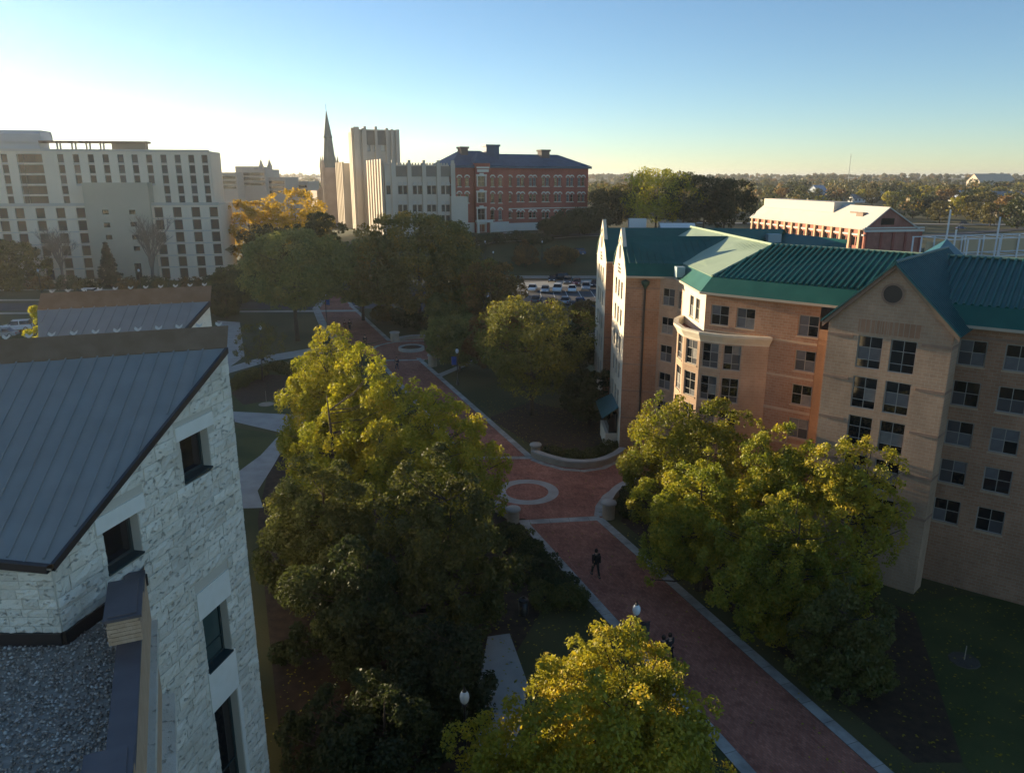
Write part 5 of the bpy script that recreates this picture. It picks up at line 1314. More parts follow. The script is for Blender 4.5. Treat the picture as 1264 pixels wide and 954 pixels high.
leader_tree('bright gold leafed tree at the bottom centre beside the walkway, closest of all', 4.0, 22.0, [(779, 765, 1), (746, 778, .3), (711, 789, .5), (684, 818, -.3), (634, 862, -.8), (596, 884, -.6), (610, 912, -1.8), (836, 818, .2), (812, 800, .6), (850, 868, -.6), (872, 900, -.8), (740, 830, -2.2), (790, 850, -2), (690, 870, -2.2), (650, 920, -2.6), (830, 905, -2.2), (760, 900, -3.2), (700, 935, -3.4)], 'gold', 115000, .135, rl=1.25, hb=1.2, seed=101)
# sunlit group left of the walkway
leader_tree('yellow upright tree, leftmost of the lit group beside the stone wall', -14.6, 58, [(414, 401), (394, 404), (381, 435), (361, 465), (400, 440, -1.5), (372, 495, -1.5), (360, 515), (430, 412)], 'yellow', 36000, .185, rl=1.35, seed=11, drop=6)
leader_tree('yellow upright tree in the lit group, directly behind the widest one', -11.2, 54.5, [(443, 424), (430, 452, -1), (420, 480, -1.4), (455, 452), (405, 505, -1.5), (440, 500, -2)], 'yellow', 32000, .185, rl=1.3, seed=12, drop=6)
leader_tree('broad yellow-green tree overhanging the upper walkway, widest of the lit group', -6.4, 50, [(478, 465), (511, 467), (533, 476), (565, 498), (590, 522), (606, 548), (498, 500, -1.6), (545, 522, -1.6), (470, 520, -1.6), (520, 545, -2.2), (575, 560, -1.6), (604, 585)], 'yellow', 50000, .185, rl=1.35, seed=13, drop=5.5)
leader_tree('small yellow tree tucked between the two upright yellow ones', -12.8, 51, [(467, 444), (385, 528), (372, 545), (392, 555), (448, 540), (425, 560)], 'yellow', 18000, .2, rl=1.1, seed=14, drop=4.5)
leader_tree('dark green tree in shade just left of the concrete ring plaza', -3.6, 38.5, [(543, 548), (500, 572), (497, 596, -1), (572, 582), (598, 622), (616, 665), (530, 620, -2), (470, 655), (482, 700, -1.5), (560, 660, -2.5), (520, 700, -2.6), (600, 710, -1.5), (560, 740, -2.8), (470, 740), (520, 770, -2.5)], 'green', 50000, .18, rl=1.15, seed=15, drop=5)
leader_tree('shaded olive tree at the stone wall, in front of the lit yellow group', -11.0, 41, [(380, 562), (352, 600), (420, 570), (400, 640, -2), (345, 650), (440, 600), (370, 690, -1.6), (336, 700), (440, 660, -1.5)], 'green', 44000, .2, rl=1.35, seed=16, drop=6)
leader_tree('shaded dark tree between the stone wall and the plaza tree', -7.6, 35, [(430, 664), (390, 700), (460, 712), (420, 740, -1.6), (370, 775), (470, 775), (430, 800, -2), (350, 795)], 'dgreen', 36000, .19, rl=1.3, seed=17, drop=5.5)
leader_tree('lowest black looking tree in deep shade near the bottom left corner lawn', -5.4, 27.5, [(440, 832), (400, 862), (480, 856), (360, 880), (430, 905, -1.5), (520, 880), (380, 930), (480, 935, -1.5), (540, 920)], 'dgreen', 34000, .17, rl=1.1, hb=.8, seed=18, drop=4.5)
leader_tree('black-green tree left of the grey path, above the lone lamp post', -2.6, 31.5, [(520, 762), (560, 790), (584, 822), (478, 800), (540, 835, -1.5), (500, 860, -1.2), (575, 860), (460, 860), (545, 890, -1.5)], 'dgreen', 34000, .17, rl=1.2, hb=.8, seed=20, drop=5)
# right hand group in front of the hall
leader_tree('lit green tree at the entrance end of the right hand group', 11.9, 49.5, [(815, 484), (840, 489), (875, 499), (889, 494), (922, 508), (791, 518), (850, 522, -1.6), (905, 532, -1.4), (800, 550), (940, 535), (830, 560, -1.8)], 'ygreen', 48000, .165, rl=1.3, seed=21, drop=5.5)
leader_tree('lit yellow-green tree in the middle of the right hand group', 16.2, 43.2, [(938, 538), (976, 524), (960, 562, -1.4), (1000, 545), (930, 580), (985, 580, -1.4)], 'ygreen', 34000, .165, rl=1.2, seed=22, drop=5)
leader_tree('russet tinged tree touching the gabled brick front', 20.0, 40.0, [(1021, 549), (1044, 540), (1071, 538), (1104, 557), (1062, 582, -1.2), (1098, 602), (1030, 595, -1.2), (1085, 640)], 'gold', 30000, .155, rl=1.1, seed=23, drop=4.5)
leader_tree('lit tree leaning over the walkway edge, front left of the right hand group', 11.7, 42.6, [(875, 553), (842, 571), (800, 594), (852, 612, -1.2), (822, 642, -.8), (895, 590, -1), (808, 660), (865, 650, -1.2)], 'ygreen', 40000, .155, rl=1.1, seed=24, drop=4.5)
leader_tree('half shaded tree at the front of the right hand group', 15.4, 37.6, [(986, 600), (950, 612), (886, 645), (930, 652, -1), (1001, 668, -1.4), (960, 692, -1.6), (1040, 652), (905, 690, -1), (1055, 690), (990, 730, -1.6), (930, 720, -1.4)], 'ygreen', 44000, .155, rl=1.1, seed=25, drop=4.5)
leader_tree('low dark green tree at the right end of the right hand group', 16.6, 33.2, [(1050, 712), (1020, 735), (1085, 740), (990, 760), (1060, 775, -1), (1030, 800, -1.2), (1090, 790)], 'green', 30000, .16, rl=1.0, hb=.8, seed=26, drop=4)
# middle distance
tree('spreading willow-like tree in the bed before the brick hall, yellow on top', 2.2, 79, 12.8, 7.2, 'willow', 27000, .24, 'vase', hb=2.6, seed=31, nlobe=120, lobe=.17, inner=.45, nb=40)
tree('wide green tree filling the left middle distance by the brick walk', -34, 118, 17.5, 8.6, 'mgreen', 26000, .42, 'oval', hb=5.5, seed=32, nlobe=140, lobe=.19, inner=.4)
tree('wide russet-topped tree in front of the grey deco hall', -16, 130, 19.4, 10.0, 'rustic', 40000, .42, 'oval', hb=3.0, seed=33, nlobe=140, lobe=.19, inner=.35)
tree('dark green tree between the two wide middle distance trees', -27, 136, 14.5, 7, 'mgreen', 22000, .42, 'oval', hb=3, seed=34, nlobe=100, lobe=.2)
tree('olive tree at the right shoulder of the wide russet tree', -6, 126, 12, 6.0, 'rustic', 20000, .42, 'oval', hb=2, seed=35, nlobe=80, lobe=.22)
tree('thin russet tree left of the parking lot', -3.5, 118, 12.5, 5.5, 'brown', 9000, .34, 'vase', hb=2.5, seed=36, nlobe=70, lobe=.22)
tree('bushy olive tree between the far plaza and the parking lot', -7, 98, 7.5, 4.2, 'mgreen', 16000, .32, 'oval', hb=1, seed=37, nlobe=70, lobe=.24)
tree('dark bushy tree behind the far plaza wall', -10, 122, 7, 4.6, 'mgreen', 14000, .36, 'oval', hb=1, seed=38, nlobe=60, lobe=.25)
tree('russet round tree just behind the spreading willow-like tree', -1.0, 96, 8.4, 4.2, 'brown', 12000, .32, 'oval', hb=1.4, seed=39, nlobe=60, lobe=.25)
tree('conical orange-brown tree beside the upper car lot', *at(648, 337).xy, 7.6, 3.7, 'brown', 7000, .4, 'pyr', hb=1, seed=40, nlobe=50, lobe=.28)
tree('broad red-brown tree right of the conical one', *at(690, 337).xy, 5.8, 4.2, 'brown', 7000, .4, 'oval', hb=.8, seed=41, nlobe=50, lobe=.28)
tree('dark red shrub-like tree at the corner of the parking lot', *at(724, 408).xy, 5.0, 3.0, 'brown', 8000, .3, 'oval', hb=.4, seed=42, nlobe=50, lobe=.3)
tree('dark olive tree in front of the hall gable ends', 6.4, 88, 8.2, 3.6, 'dgreen', 12000, .3, 'oval', hb=1, seed=43, nlobe=60, lobe=.25)
tree('dark green tree at the right foot of the willow-like tree', 8.0, 75.5, 6.0, 2.6, 'dgreen', 12000, .26, 'oval', hb=.6, seed=44, nlobe=50, lobe=.28)
for lab, u, v, y, r, k, sh in (('small orange tree beside the dormitory end wall', 303, 246, 208, 6.5, 'orange', 'oval'), ('large orange tree left of the church tower', 362, 234, 206, 9.0, 'orange', 'oval'), ('dull green tree below the two orange trees', 330, 276, 166, 7, 'olive', 'oval'), ('olive tree at the foot of the church tower', 388, 262, 172, 6, 'olive', 'oval'),
                               ('dark tree hugging the right end of the red hall', 716, 258, 238, 7.5, 'dgreen', 'oval'), ('low dark tree before the red hall basement', 690, 268, 233, 6, 'dgreen', 'oval'), ('dark green tree between red hall and yellow tree', 752, 232, 262, 8.5, 'dgreen', 'oval'),
                               ('tall yellow tree standing on the skyline above the green roof', 813, 208, 258, 11.5, 'yellow', 'oval'), ('tall dark tree just right of the yellow skyline tree', 847, 212, 262, 9.5, 'green', 'oval'), ('tallest dark tree of the skyline row, second right of the yellow one', 872, 217, 250, 9.5, 'dgreen', 'oval'), ('dark tree at the right end of the skyline row beside the arena', 898, 220, 256, 8.5, 'dgreen', 'oval'), ('low olive tree left of the yellow skyline tree', 783, 222, 275, 8, 'olive', 'oval'),
                               ('greenish tree at the left edge before the dormitory', 6, 298, 176, 7, 'olive', 'oval'), ('dull green tree between dormitory and wide green tree', 288, 330, 150, 5, 'green', 'oval'), ('dark green tree right of the dormitory base', 276, 352, 138, 3.5, 'dgreen', 'oval')):
    p = at_y(u, v, y); g = float(gz(p.x, y)); hh = max(5, p.z - g)
    tree(lab, p.x, y, hh, r, k, 9000, .62, sh, hb=hh * (.14 if 'skyline' in lab else .12), nlobe=70, lobe=.25)
p = at(45, 420); pq = at_y(46, 371, 62); tree('small bright yellow cone tree behind the second metal roof', pq.x, 62, pq.z, 2.0, 'yellow', 16000, .22, 'pyr', hb=4, seed=61, nlobe=50, lobe=.34)
p = at(324, 470); tree('slender young tree on the lawn left of the yellow group', p.x, p.y, 7.5, 2.8, 'olive', 3500, .2, 'oval', hb=2.4, seed=62, nlobe=46, lobe=.2, nb=30, tr=.1)
# conifer
p = at_y(136, 345, 180); o = thing('conifer', 'dark spruce standing in front of the dormitory stair shaft', 'tree', (p.x, 180, 0)); rs = np.random.RandomState(5)
C, LR = [], []
for z in np.linspace(1.0, 10.2, 26):
    for k in range(9): a = rs.uniform(0, 6.28); q = (1 - z / 11) * 3.3; C.append((math.cos(a) * q * rs.uniform(.3, 1), math.sin(a) * q * rs.uniform(.3, 1), z)); LR.append(.25 + .5 * (1 - z / 11))
V, F, r = leaves(rs, np.array(C), np.array(LR), 7000, .45, None, .5); lpart('crown', np_mesh('crown', V, F, LEAF['pine'], r), o)
b = MB(); b.tube([(0, 0, 0), (0, 0, 10.6)], [.28, .03], 7); lpart('trunk', b.mesh('trunk', M_BARK), o)
# bare trees
def bare(label, x, y, h, r, seed, levels=5, m=None, z=0.0, spread=.62):
    o = thing('bare_tree', label, 'tree', (x, y, z)); rg = random.Random(seed); tb, cb = MB(), MB()
    def grow(p, d, L, rad, lev):
        q = p + d * L; mid = p.lerp(q, .5) + Vector((rg.uniform(-.06, .06) * L, rg.uniform(-.06, .06) * L, 0))
        (tb if lev == levels else cb).tube([p, mid, q], [rad, rad * .85, rad * .68], 6 if lev > 2 else 4, cap=False)
        if lev == 0: return
        for k in range(rg.choice((3, 3, 4)) if lev < levels else 5):
            ax = Vector((rg.uniform(-1, 1), rg.uniform(-1, 1), rg.uniform(-.2, .5))).normalized(); nd = (d + ax * spread * rg.uniform(.7, 1.3) + Vector((0, 0, .18))).normalized()
            grow(p.lerp(q, rg.uniform(.6, 1)), nd, L * rg.uniform(.62, .85), rad * .55, lev - 1)
    grow(Vector((0, 0, -.2)), Vector((0, 0, 1)), h * .26, r, levels)
    lpart('trunk', tb.mesh('trunk', m or M_TWIG, True), o); lpart('crown', cb.mesh('crown', m or M_TWIG), o)
    return o
p = at_y(190, 345, 178); bare('large bare grey tree before the right half of the dormitory', p.x, 178, 23, .5, 3, 5)
p = at_y(78, 345, 176); bare('bare grey tree before the left half of the dormitory', p.x, 176, 20, .42, 8, 5)
bare('leafless pale shrub-tree below the curved bay, right one', 14.6, 52.8, 12.0, .13, 5, 4, spread=.35); bare('leafless pale shrub-tree below the curved bay, left one', 12.6, 55.0, 11.4, .11, 9, 4, spread=.35)

# shrubs
def shrub(label, x, y, h, r, kind='dgreen', nl=3000, size=.14, group=None, sx=1.0, rz=0.0, z=None):
    return tree(label, x, y, h, r, kind, nl, size, 'oval', hb=.05, nlobe=26, lobe=.42, nb=6, cat='shrub', group=group, sx=sx, tr=.05, flat=.8, rz=rz, z=z)
ORD = ('first', 'second', 'third', 'fourth', 'fifth', 'sixth', 'seventh', 'eighth', 'ninth', 'tenth', 'eleventh', 'twelfth', 'thirteenth', 'fourteenth', 'fifteenth', 'sixteenth', 'seventeenth', 'eighteenth', 'nineteenth', 'twentieth', 'twenty-first', 'twenty-second', 'twenty-third', 'twenty-fourth', 'twenty-fifth', 'twenty-sixth', 'twenty-seventh', 'twenty-eighth', 'twenty-ninth', 'thirtieth')
for i, (x, y) in enumerate(((4.0, 66.0), (5.6, 65.2), (7.2, 65.4), (8.6, 66.6), (9.6, 68.2))):
    shrub(f'low dark hedge plant behind the far seat wall, {ORD[i]} from the walkway pier', x, y, .95, .95, 'green', 3000, .13, 'hedge behind the far seat wall')
for i, (u, v) in enumerate(((640, 668), (655, 672), (672, 690), (664, 712), (688, 708), (690, 745), (706, 728), (722, 748))):
    p = at(u, v); p.x -= .9; shrub(f'dark shrub on the left edge of the near walkway, {ORD[i]} below the round pier', p.x, p.y, 1.2, 1.1, 'green' if i % 2 else 'dgreen', 3600, .14, 'shrubs on the left edge of the near walkway')
for i, (u, v) in enumerate(((292, 478), (305, 470), (318, 466), (340, 456), (355, 460))):
    p = at(u, v); shrub(f'green clipped shrub round the young tree bed, {ORD[i]} from the stone wall', p.x, p.y, 1.0, 1.4, 'green', 3600, .2, 'shrubs round the young tree')
for i, (x, y) in enumerate(((11.2, 56.6), (9.6, 56.2), (9.0, 53.6), (10.4, 52.4))):
    shrub(f'dark shrub inside the right hand seat wall, {ORD[i]} counted from its far end', x, y, 1.1, 1.0, 'dgreen', 3000, .14, 'shrubs inside the right hand seat wall')
for i, (u, v, r) in enumerate(((470, 398, 2.2), (500, 400, 2.6), (520, 408, 3), (545, 410, 3.2), (560, 400, 3.5), (575, 420, 3), (590, 432, 2.6))):
    p = at(u, v); shrub(f'rounded shrub on the bank behind the far plaza, {ORD[i]} from the left', p.x, p.y + 2, 2.4, r, 'dgreen' if i % 3 else 'olive', 4500, .26, 'shrubs behind the far plaza')
for i, u in enumerate((14, 40, 70, 105, 150, 175, 205, 228, 255)):
    p = at_y(u, 345, 172); shrub(f'foundation shrub in front of the dormitory, {ORD[i]} from the left edge', p.x, 172 + (i % 3) * 2, 3.0, 2.6, ('olive', 'brown', 'dgreen')[i % 3], 1600, .4, 'foundation shrubs before the dormitory')
for i, (u, v) in enumerate(((575, 312), (585, 303), (612, 300), (640, 298), (665, 300))):
    p = hit(u, v); shrub(f'dark low evergreen on the slope below the red hall, {ORD[i]} from the left', p.x, p.y, 2.2, 4.2, 'dgreen', 2600, .42, 'evergreens on the slope below the red hall')

# ------------------------------------------------------------------ far trees (individuals) and the distant woods
protos = []
for i, (k, h, r) in enumerate((('olive', 13, 6), ('dgreen', 14, 6.5), ('gold', 12, 5.5), ('brown', 12, 6), ('green', 13, 6), ('yellow', 11, 5.5))):
    me, C, LR = make_crown(500 + i, h, r, 1.5, 1500, 1.15, 'oval', 34, .34, LEAF[k]); protos.append((me, make_trunk(C, LR, h, 2, .35, i, 4), k))
KINDLAB = {'olive': 'olive', 'dgreen': 'dark green', 'gold': 'golden', 'brown': 'russet', 'green': 'green', 'yellow': 'yellow'}
rs = np.random.RandomState(12)
def far_tree(u, v, k, sc_, lab=None):
    p = hit(u, v); me, tm, kk = protos[k]
    o = thing('far_tree', lab or f'{KINDLAB[kk]} tree among the far houses and streets on the right', 'tree', p, rs.uniform(0, 6), None if lab else 'trees among the far houses', sc_)
    lpart('crown', me, o); lpart('trunk', tm, o)
far_tree(1036, 250, 3, .85, 'round russet tree right behind the arena roof monitor'); far_tree(1062, 250, 2, .85, 'round golden tree between two white houses'); far_tree(958, 251, 5, .75, 'bright yellow-green tree above the left end of the arena roof')
far_tree(1012, 256, 2, .7, 'long golden hedge-like tree above the arena monitor'); far_tree(1098, 258, 2, 1.0, 'golden tree right above the arena gable peak'); far_tree(1140, 250, 2, 1.1, 'large golden tree left of the white gable end house'); far_tree(1165, 262, 3, 1.2, 'large russet tree behind the tallest steel column')
FT_ = sorted(((918, 252), (950, 247), (968, 254), (985, 253), (1030, 254), (1076, 254), (1090, 250), (1118, 258), (1132, 262), (1150, 254), (1168, 252), (1192, 268), (1208, 251), (1226, 262), (1240, 272), (1262, 251), (1105, 262), (1125, 270), (1160, 276), (1200, 275), (1222, 280), (1255, 283), (925, 244), (940, 248), (975, 247), (990, 242), (1022, 244), (1048, 240), (1072, 247), (1100, 244), (1120, 251), (1128, 240), (1150, 262), (1158, 243), (1185, 243), (1205, 262), (1215, 258), (1250, 268), (1218, 243), (1240, 243), (1262, 262), (1180, 268), (1145, 270), (1258, 240), (930, 240), (1006, 252), (1110, 238), (1260, 275), (1245, 262), (1212, 268), (1195, 258), (1235, 250)))
cnt = {}
for u, v in FT_:
    k = int(rs.choice([0, 1, 2, 3, 4], p=[.3, .3, .12, .13, .15])); kk = KINDLAB[protos[k][2]]; cnt[kk] = cnt.get(kk, 0) + 1
    far_tree(u + rs.uniform(-1, 1), v, k, rs.uniform(.75, 1.15), f'small {kk} tree among the far houses, {ORD[cnt[kk] - 1]} {kk} one from the left')
# woods that read as one mass
n = 3300; yy = 390 * (3300 / 390) ** rs.rand(n); xx = (rs.rand(n) * 2 - 1) * (yy * .80 + 60)
keep = (xx < -200) | (yy > 980) | ((yy > 560) & (rs.rand(n) < .85)) | (rs.rand(n) < .6)
keep &= ~((yy < 520) & (xx > -150) & (xx < -60))
for hp in HOUSES: keep &= ~((np.abs(xx / yy - hp.x / hp.y) < .013) & (yy < hp.y + 4) & (yy > hp.y - 330))
keep &= ~((yy < 330) & (xx > 60))
xx, yy = xx[keep], yy[keep]; zz = gz(xx, yy); n = len(xx)
q = 64; hs = rs.uniform(8, 15, n); rw = rs.uniform(5, 9, n)
d = rs.normal(size=(n, q, 3)); d /= np.linalg.norm(d, axis=2)[..., None]; d[..., 2] = np.abs(d[..., 2]) * 1.1 - .15
cen = np.stack([xx, yy, zz + hs * .45], 1)[:, None] + d * np.stack([rw, rw, hs * .55], 1)[:, None] * rs.uniform(.75, 1.1, (n, q, 1))
cen = cen.reshape(-1, 3); m_ = len(cen); sz = np.repeat(np.clip(yy / 700, 1.0, 2.4) * 2.0, q) * rs.uniform(.6, 1.4, m_)
nr = d.reshape(-1, 3) + rs.normal(size=(m_, 3)) * .5; nr /= np.linalg.norm(nr, axis=1)[:, None]
a = np.cross(nr, rs.normal(size=(m_, 3))); a /= np.linalg.norm(a, axis=1)[:, None]; b2 = np.cross(nr, a)
V = np.stack([cen - a * sz[:, None] / 2, cen + b2 * sz[:, None] * .4, cen + a * sz[:, None] / 2, cen - b2 * sz[:, None] * .4], 1).reshape(-1, 3)
rn = np.repeat(np.clip(np.repeat(rs.rand(n), q) * .75 + rs.rand(m_) * .25, 0, 1), 4)
M_WOOD = leafmat('distant_foliage', [(0, (.035, .048, .016)), (1, (.40, .26, .03)), (.4, (.085, .095, .024)), (.7, (.19, .15, .03)), (.85, (.24, .13, .035))], .4)
wd = struct('distant_woods', np_mesh('distant_woods', V, np.arange(4 * m_).reshape(-1, 4), M_WOOD, rn), 'stuff'); wd['label'] = 'autumn woods covering the hills along the horizon'; wd['category'] = 'woods'
# ================================================================== lamps, signs, cars, people
M_BANNER = mat('blue_banner', (.015, .075, .30), rough=.7); M_POLEG = mat('green_pole', (.02, .045, .04), rough=.5)
def lamp(label, x, y, h=4.2, banner=0, bm=None, z=0.0, pm=None, sc=1.0, lit=False, rz=0.0):
    o = thing('street_lamp', label, 'street lamp', (x, y, z), rz); pm = pm or M_BLACK
    b = MB(); b.lathe([(.20, 0), (.20, .25), (.12, .4), (.10, .9), (.065, 1.0), (.05, h - .55), (.09, h - .5), (.13, h - .42), (.05, h - .40)], 12); lpart('pole', b.mesh('pole', pm, True), o)
    gm = M_GLOBE if not lit else mat('lamp_globe_lit', (.8, .75, .6), rough=.3, emit=((1, .8, .45), 3.0))
    b = MB(); b.lathe([(.09, h - .36), (.17, h - .26), (.21, h - .08), (.19, h + .08), (.11, h + .22), (.0, h + .29)], 16); g = lpart('globe', b.mesh('globe', gm, True), o)
    b = MB(); b.lathe([(.11, h + .225), (.05, h + .32), (.02, h + .45), (0, h + .47)], 10); lpart('finial', b.mesh('finial', pm), g)
    if banner:
        b = MB(); b.tube([(0, 0, h - .75), (.75 * banner, 0, h - .75)], .02, 6); b.tube([(0, 0, h - 1.85), (.75 * banner, 0, h - 1.85)], .02, 6); lpart('bracket', b.mesh('bracket', pm), o)
        b = MB(); n = 6
        for k in range(n):
            x0, x1 = .1 + .62 * k / n, .1 + .62 * (k + 1) / n; f = lambda t: .03 * math.sin(t * 9)
            b.poly([(x0 * banner, f(x0), h - 1.83), (x1 * banner, f(x1), h - 1.83), (x1 * banner, f(x1), h - .77), (x0 * banner, f(x0), h - .77)])
        lpart('banner', b.mesh('banner', bm or M_BANNER), o)
    return o
lamp('black lamp post whose globe rises just above the gold foreground tree', 6.3, 34.0, 4.0, 1, mat('dark_banner', (.02, .022, .03), (.05, .05, .055), scale=2, rough=.7))
lamp('black lamp post alone in the dark lawn at bottom centre, by the grey path', -2.0, 27.3, 4.0)
p = at(565, 475); lamp('lamp post with blue banner on the right edge of the upper walkway', p.x, p.y, 4.4, -1)
p = at(404, 408); lamp('lamp post with blue banner at the top of the upper left walkway', p.x, p.y, 6.2, 1)
p = at(445, 384); lamp('lit lamp at the far end of the brick walk', p.x, p.y, 4.6, lit=True)
lamp('green lamp post standing on the entrance pier', 11.2, 68.7, 4.2, z=1.22, pm=M_POLEG)
p = at(325, 445); lamp('lamp post beside the slender young tree', p.x, p.y, 4.8)
p = at(53, 372); lamp('tall lamp post on the street before the dormitory, left', p.x, p.y, 6.5)
p = at(176, 372); lamp('tall lamp post on the street before the stair shaft', p.x, p.y, 6.5)
for u, v, w in ((599, 322, 'left'), (609, 335, 'middle'), (669, 322, 'right')):
    p = hit(u, v); lamp(f'white globe lamp on the bank below the red hall, {w} of three', p.x, p.y, 5.0, z=p.z)

def car(label, x, y, rz, paint, kind='sedan', z=0.0, group='cars in the parking lots'):
    o = thing('parked_car', label, 'car', (x, y, z + .02), rz, group)
    L, W = {'sedan': (4.7, 1.82), 'suv': (4.8, 1.92), 'pickup': (5.5, 1.98)}[kind]; hL = L / 2
    H = {'sedan': 1.45, 'suv': 1.75, 'pickup': 1.85}[kind]; belt = {'sedan': .92, 'suv': 1.08, 'pickup': 1.12}[kind]
    # body: side profile lofted across the width with rounded shoulders
    prof = [(-hL, .35), (-hL - .02, .62), (-hL + .06, belt - .08), (-hL + .9, belt), (hL - 1.35, belt - .02), (hL - .35, belt - .2), (hL, belt - .38), (hL + .02, .45), (hL - .1, .28), (-hL + .1, .28)]
    b = MB(); sec = [(-W / 2, .93, .08), (-W / 2 + .09, 1, 0), (W / 2 - .09, 1, 0), (W / 2, .93, .08)]
    rings = [[(px * k, yy, .62 + (pz - .62) * (1 if k == 1 else .86)) for px, pz in prof] for yy, k, _ in sec]
    for i in range(3):
        for j in range(len(prof)): a, c = j, (j + 1) % len(prof); b.poly([rings[i][a], rings[i][c], rings[i + 1][c], rings[i + 1][a]])
    b.poly(rings[0]); b.poly(list(reversed(rings[-1])))
    body = lpart('body', b.mesh('body', paint), o)
    # cabin
    if kind == 'sedan': cab = [(-hL + .55, belt), (-hL + 1.25, H - .05), (.35, H), (hL - 1.30, belt)]
    elif kind == 'suv': cab = [(-hL + .12, belt), (-hL + .45, H - .04), (.45, H), (hL - 1.30, belt)]
    else: cab = [(-.55, belt), (-.45, H - .02), (.75, H), (hL - 1.45, belt)]
    b = MB(); wb, wt = W / 2 - .06, W / 2 - .26
    lo = [[(cab[0][0], s * wb, cab[0][1] - .02), (cab[1][0], s * wt, cab[1][1]), (cab[2][0], s * wt, cab[2][1]), (cab[3][0], s * wb, cab[3][1] - .02)] for s in (-1, 1)]
    b.poly(lo[0]); b.poly(list(reversed(lo[1])))
    for j in (0, 2): b.poly([lo[0][j], lo[1][j], lo[1][j + 1], lo[0][j + 1]])
    lpart('windows', b.mesh('windows', M_GLASS), o)
    b = MB(); b.box(cab[1][0] - .03, cab[2][0] + .03, -wt - .03, wt + .03, H - .06, H + .02)
    for s in (-1, 1):
        for xa in (cab[1][0] + .55 * (cab[2][0] - cab[1][0]),): b.box(xa - .05, xa + .05, s * (wb + wt) / 2 - .09, s * (wb + wt) / 2 + .09, belt - .02, H - .04)
    lpart('roof', b.mesh('roof', paint), o)
    if kind == 'pickup':
        b = MB(); b.box(-hL + .1, -.65, -W / 2 + .15, W / 2 - .15, belt - .25, belt + .012); lpart('load_bed', b.mesh('load_bed', M_BLACK), o)
    for sx in (-1, 1):
        for sy in (-1, 1):
            xw = sx * (hL - .88); b = MB(); b.tube([(0, -.12, 0), (0, .12, 0)], .34, 14); w = lpart('wheel', b.mesh('wheel', M_BLACK), o, (xw, sy * (W / 2 - .08), .34))
            b = MB(); b.tube([(0, -.005, 0), (0, .005, 0)], .2, 10); lpart('rim', b.mesh('rim', M_STEEL), w, (0, sy * .125, 0))
    for sy in (-1, 1):
        b = MB(); b.box(hL - .16, hL + .03, sy * (W / 2 - .34) - .18, sy * (W / 2 - .34) + .18, belt - .36, belt - .22); lpart('headlight', b.mesh('headlight', M_GLOBE), o)
        b = MB(); b.box(-hL - .03, -hL + .1, sy * (W / 2 - .26) - .15, sy * (W / 2 - .26) + .15, belt - .32, belt - .14); lpart('taillight', b.mesh('taillight', mat('taillight_red', (.3, .01, .01), rough=.2)), o)
    b = MB(); b.box(-.12, .12, -.1, .1, 0, .13)
    for sy in (-1, 1): lpart('mirror', b.mesh('mirror', paint), o, (hL - 1.7, sy * (W / 2 + .06), belt - .02))
    return o
P_W = mat('paint_white', (.75, .75, .74), rough=.25, spec=.6); P_K = mat('paint_black', (.012, .012, .014), rough=.2, spec=.6); P_S = mat('paint_silver', (.42, .44, .46), rough=.25, spec=.6, metal=.4); P_B = mat('paint_blue', (.03, .09, .20), rough=.2, spec=.6); P_R = mat('paint_maroon', (.14, .02, .02), rough=.25, spec=.6); P_G = mat('paint_grey', (.10, .11, .12), rough=.25, spec=.6)
def carpx(label, u, v, rz, paint, kind='sedan'):
    p = hit(u, v); return car(label, p.x, p.y, R(rz), paint, kind, p.z)
for a in (('white car at the left end of the bright parking row', 657, 359, 262, P_W), ('silver car second in the bright parking row, pale bonnet', 673, 361, 264, P_S), ('white suv third and tallest in the bright parking row', 688, 360, 262, P_W, 'suv'), ('white car fourth in the bright parking row', 706, 360, 266, P_W), ('pale silver car at the right end of the bright parking row', 723, 358, 264, P_S, 'suv'),
          ('black suv parked alone at the back of the lot', 690, 346, 200, P_K, 'suv'), ('black car left of the lone black suv', 682, 348, 262, P_K), ('maroon car in the nearest parking row', 680, 376, 80, P_R), ('grey car at the left of the nearest parking row', 662, 374, 80, P_G), ('silver car in the nearest row with glinting windscreen', 698, 375, 80, P_S), ('blue car at the right end of the nearest row', 716, 376, 80, P_B), ('dark suv in the row behind the bright cars', 701, 351, 262, P_G, 'suv'), ('red-brown car in the row behind the bright cars', 712, 352, 262, P_R), ('dark car at the far right of the lot beside the gable end', 734, 354, 262, P_K),
          ('dark suv parked on the slope road above the lot', 712, 316, 190, P_B, 'suv'), ('white suv on the drive before the red hall', 630, 295, 30, P_W, 'suv'), ('silver car behind the white suv on the red hall drive', 646, 294, 30, P_S),
          ('dark car left of the lot under the thin russet tree', 556, 366, 20, P_K), ('silver car at the left entrance of the lot', 563, 358, 20, P_S), ('dark red car left of the lot entrance', 566, 352, 20, P_R),
          ('white pickup truck on the street before the dormitory', 124, 369, 188, P_W, 'pickup'), ('white suv behind the pickup on the dormitory street', 106, 366, 188, P_W, 'suv'), ('white van-like suv left of the small yellow cone tree', 21, 408, 200, P_W, 'suv'), ('pale car at the left picture edge on the street', 3, 416, 190, P_S),
          ('dark car on the far right lot behind the steel frame', 1190, 277, 10, P_K), ('blue car on the far right lot', 1186, 283, 10, P_B), ('grey suv on the far right street', 1245, 272, 170, P_G, 'suv')):
    carpx(*a)

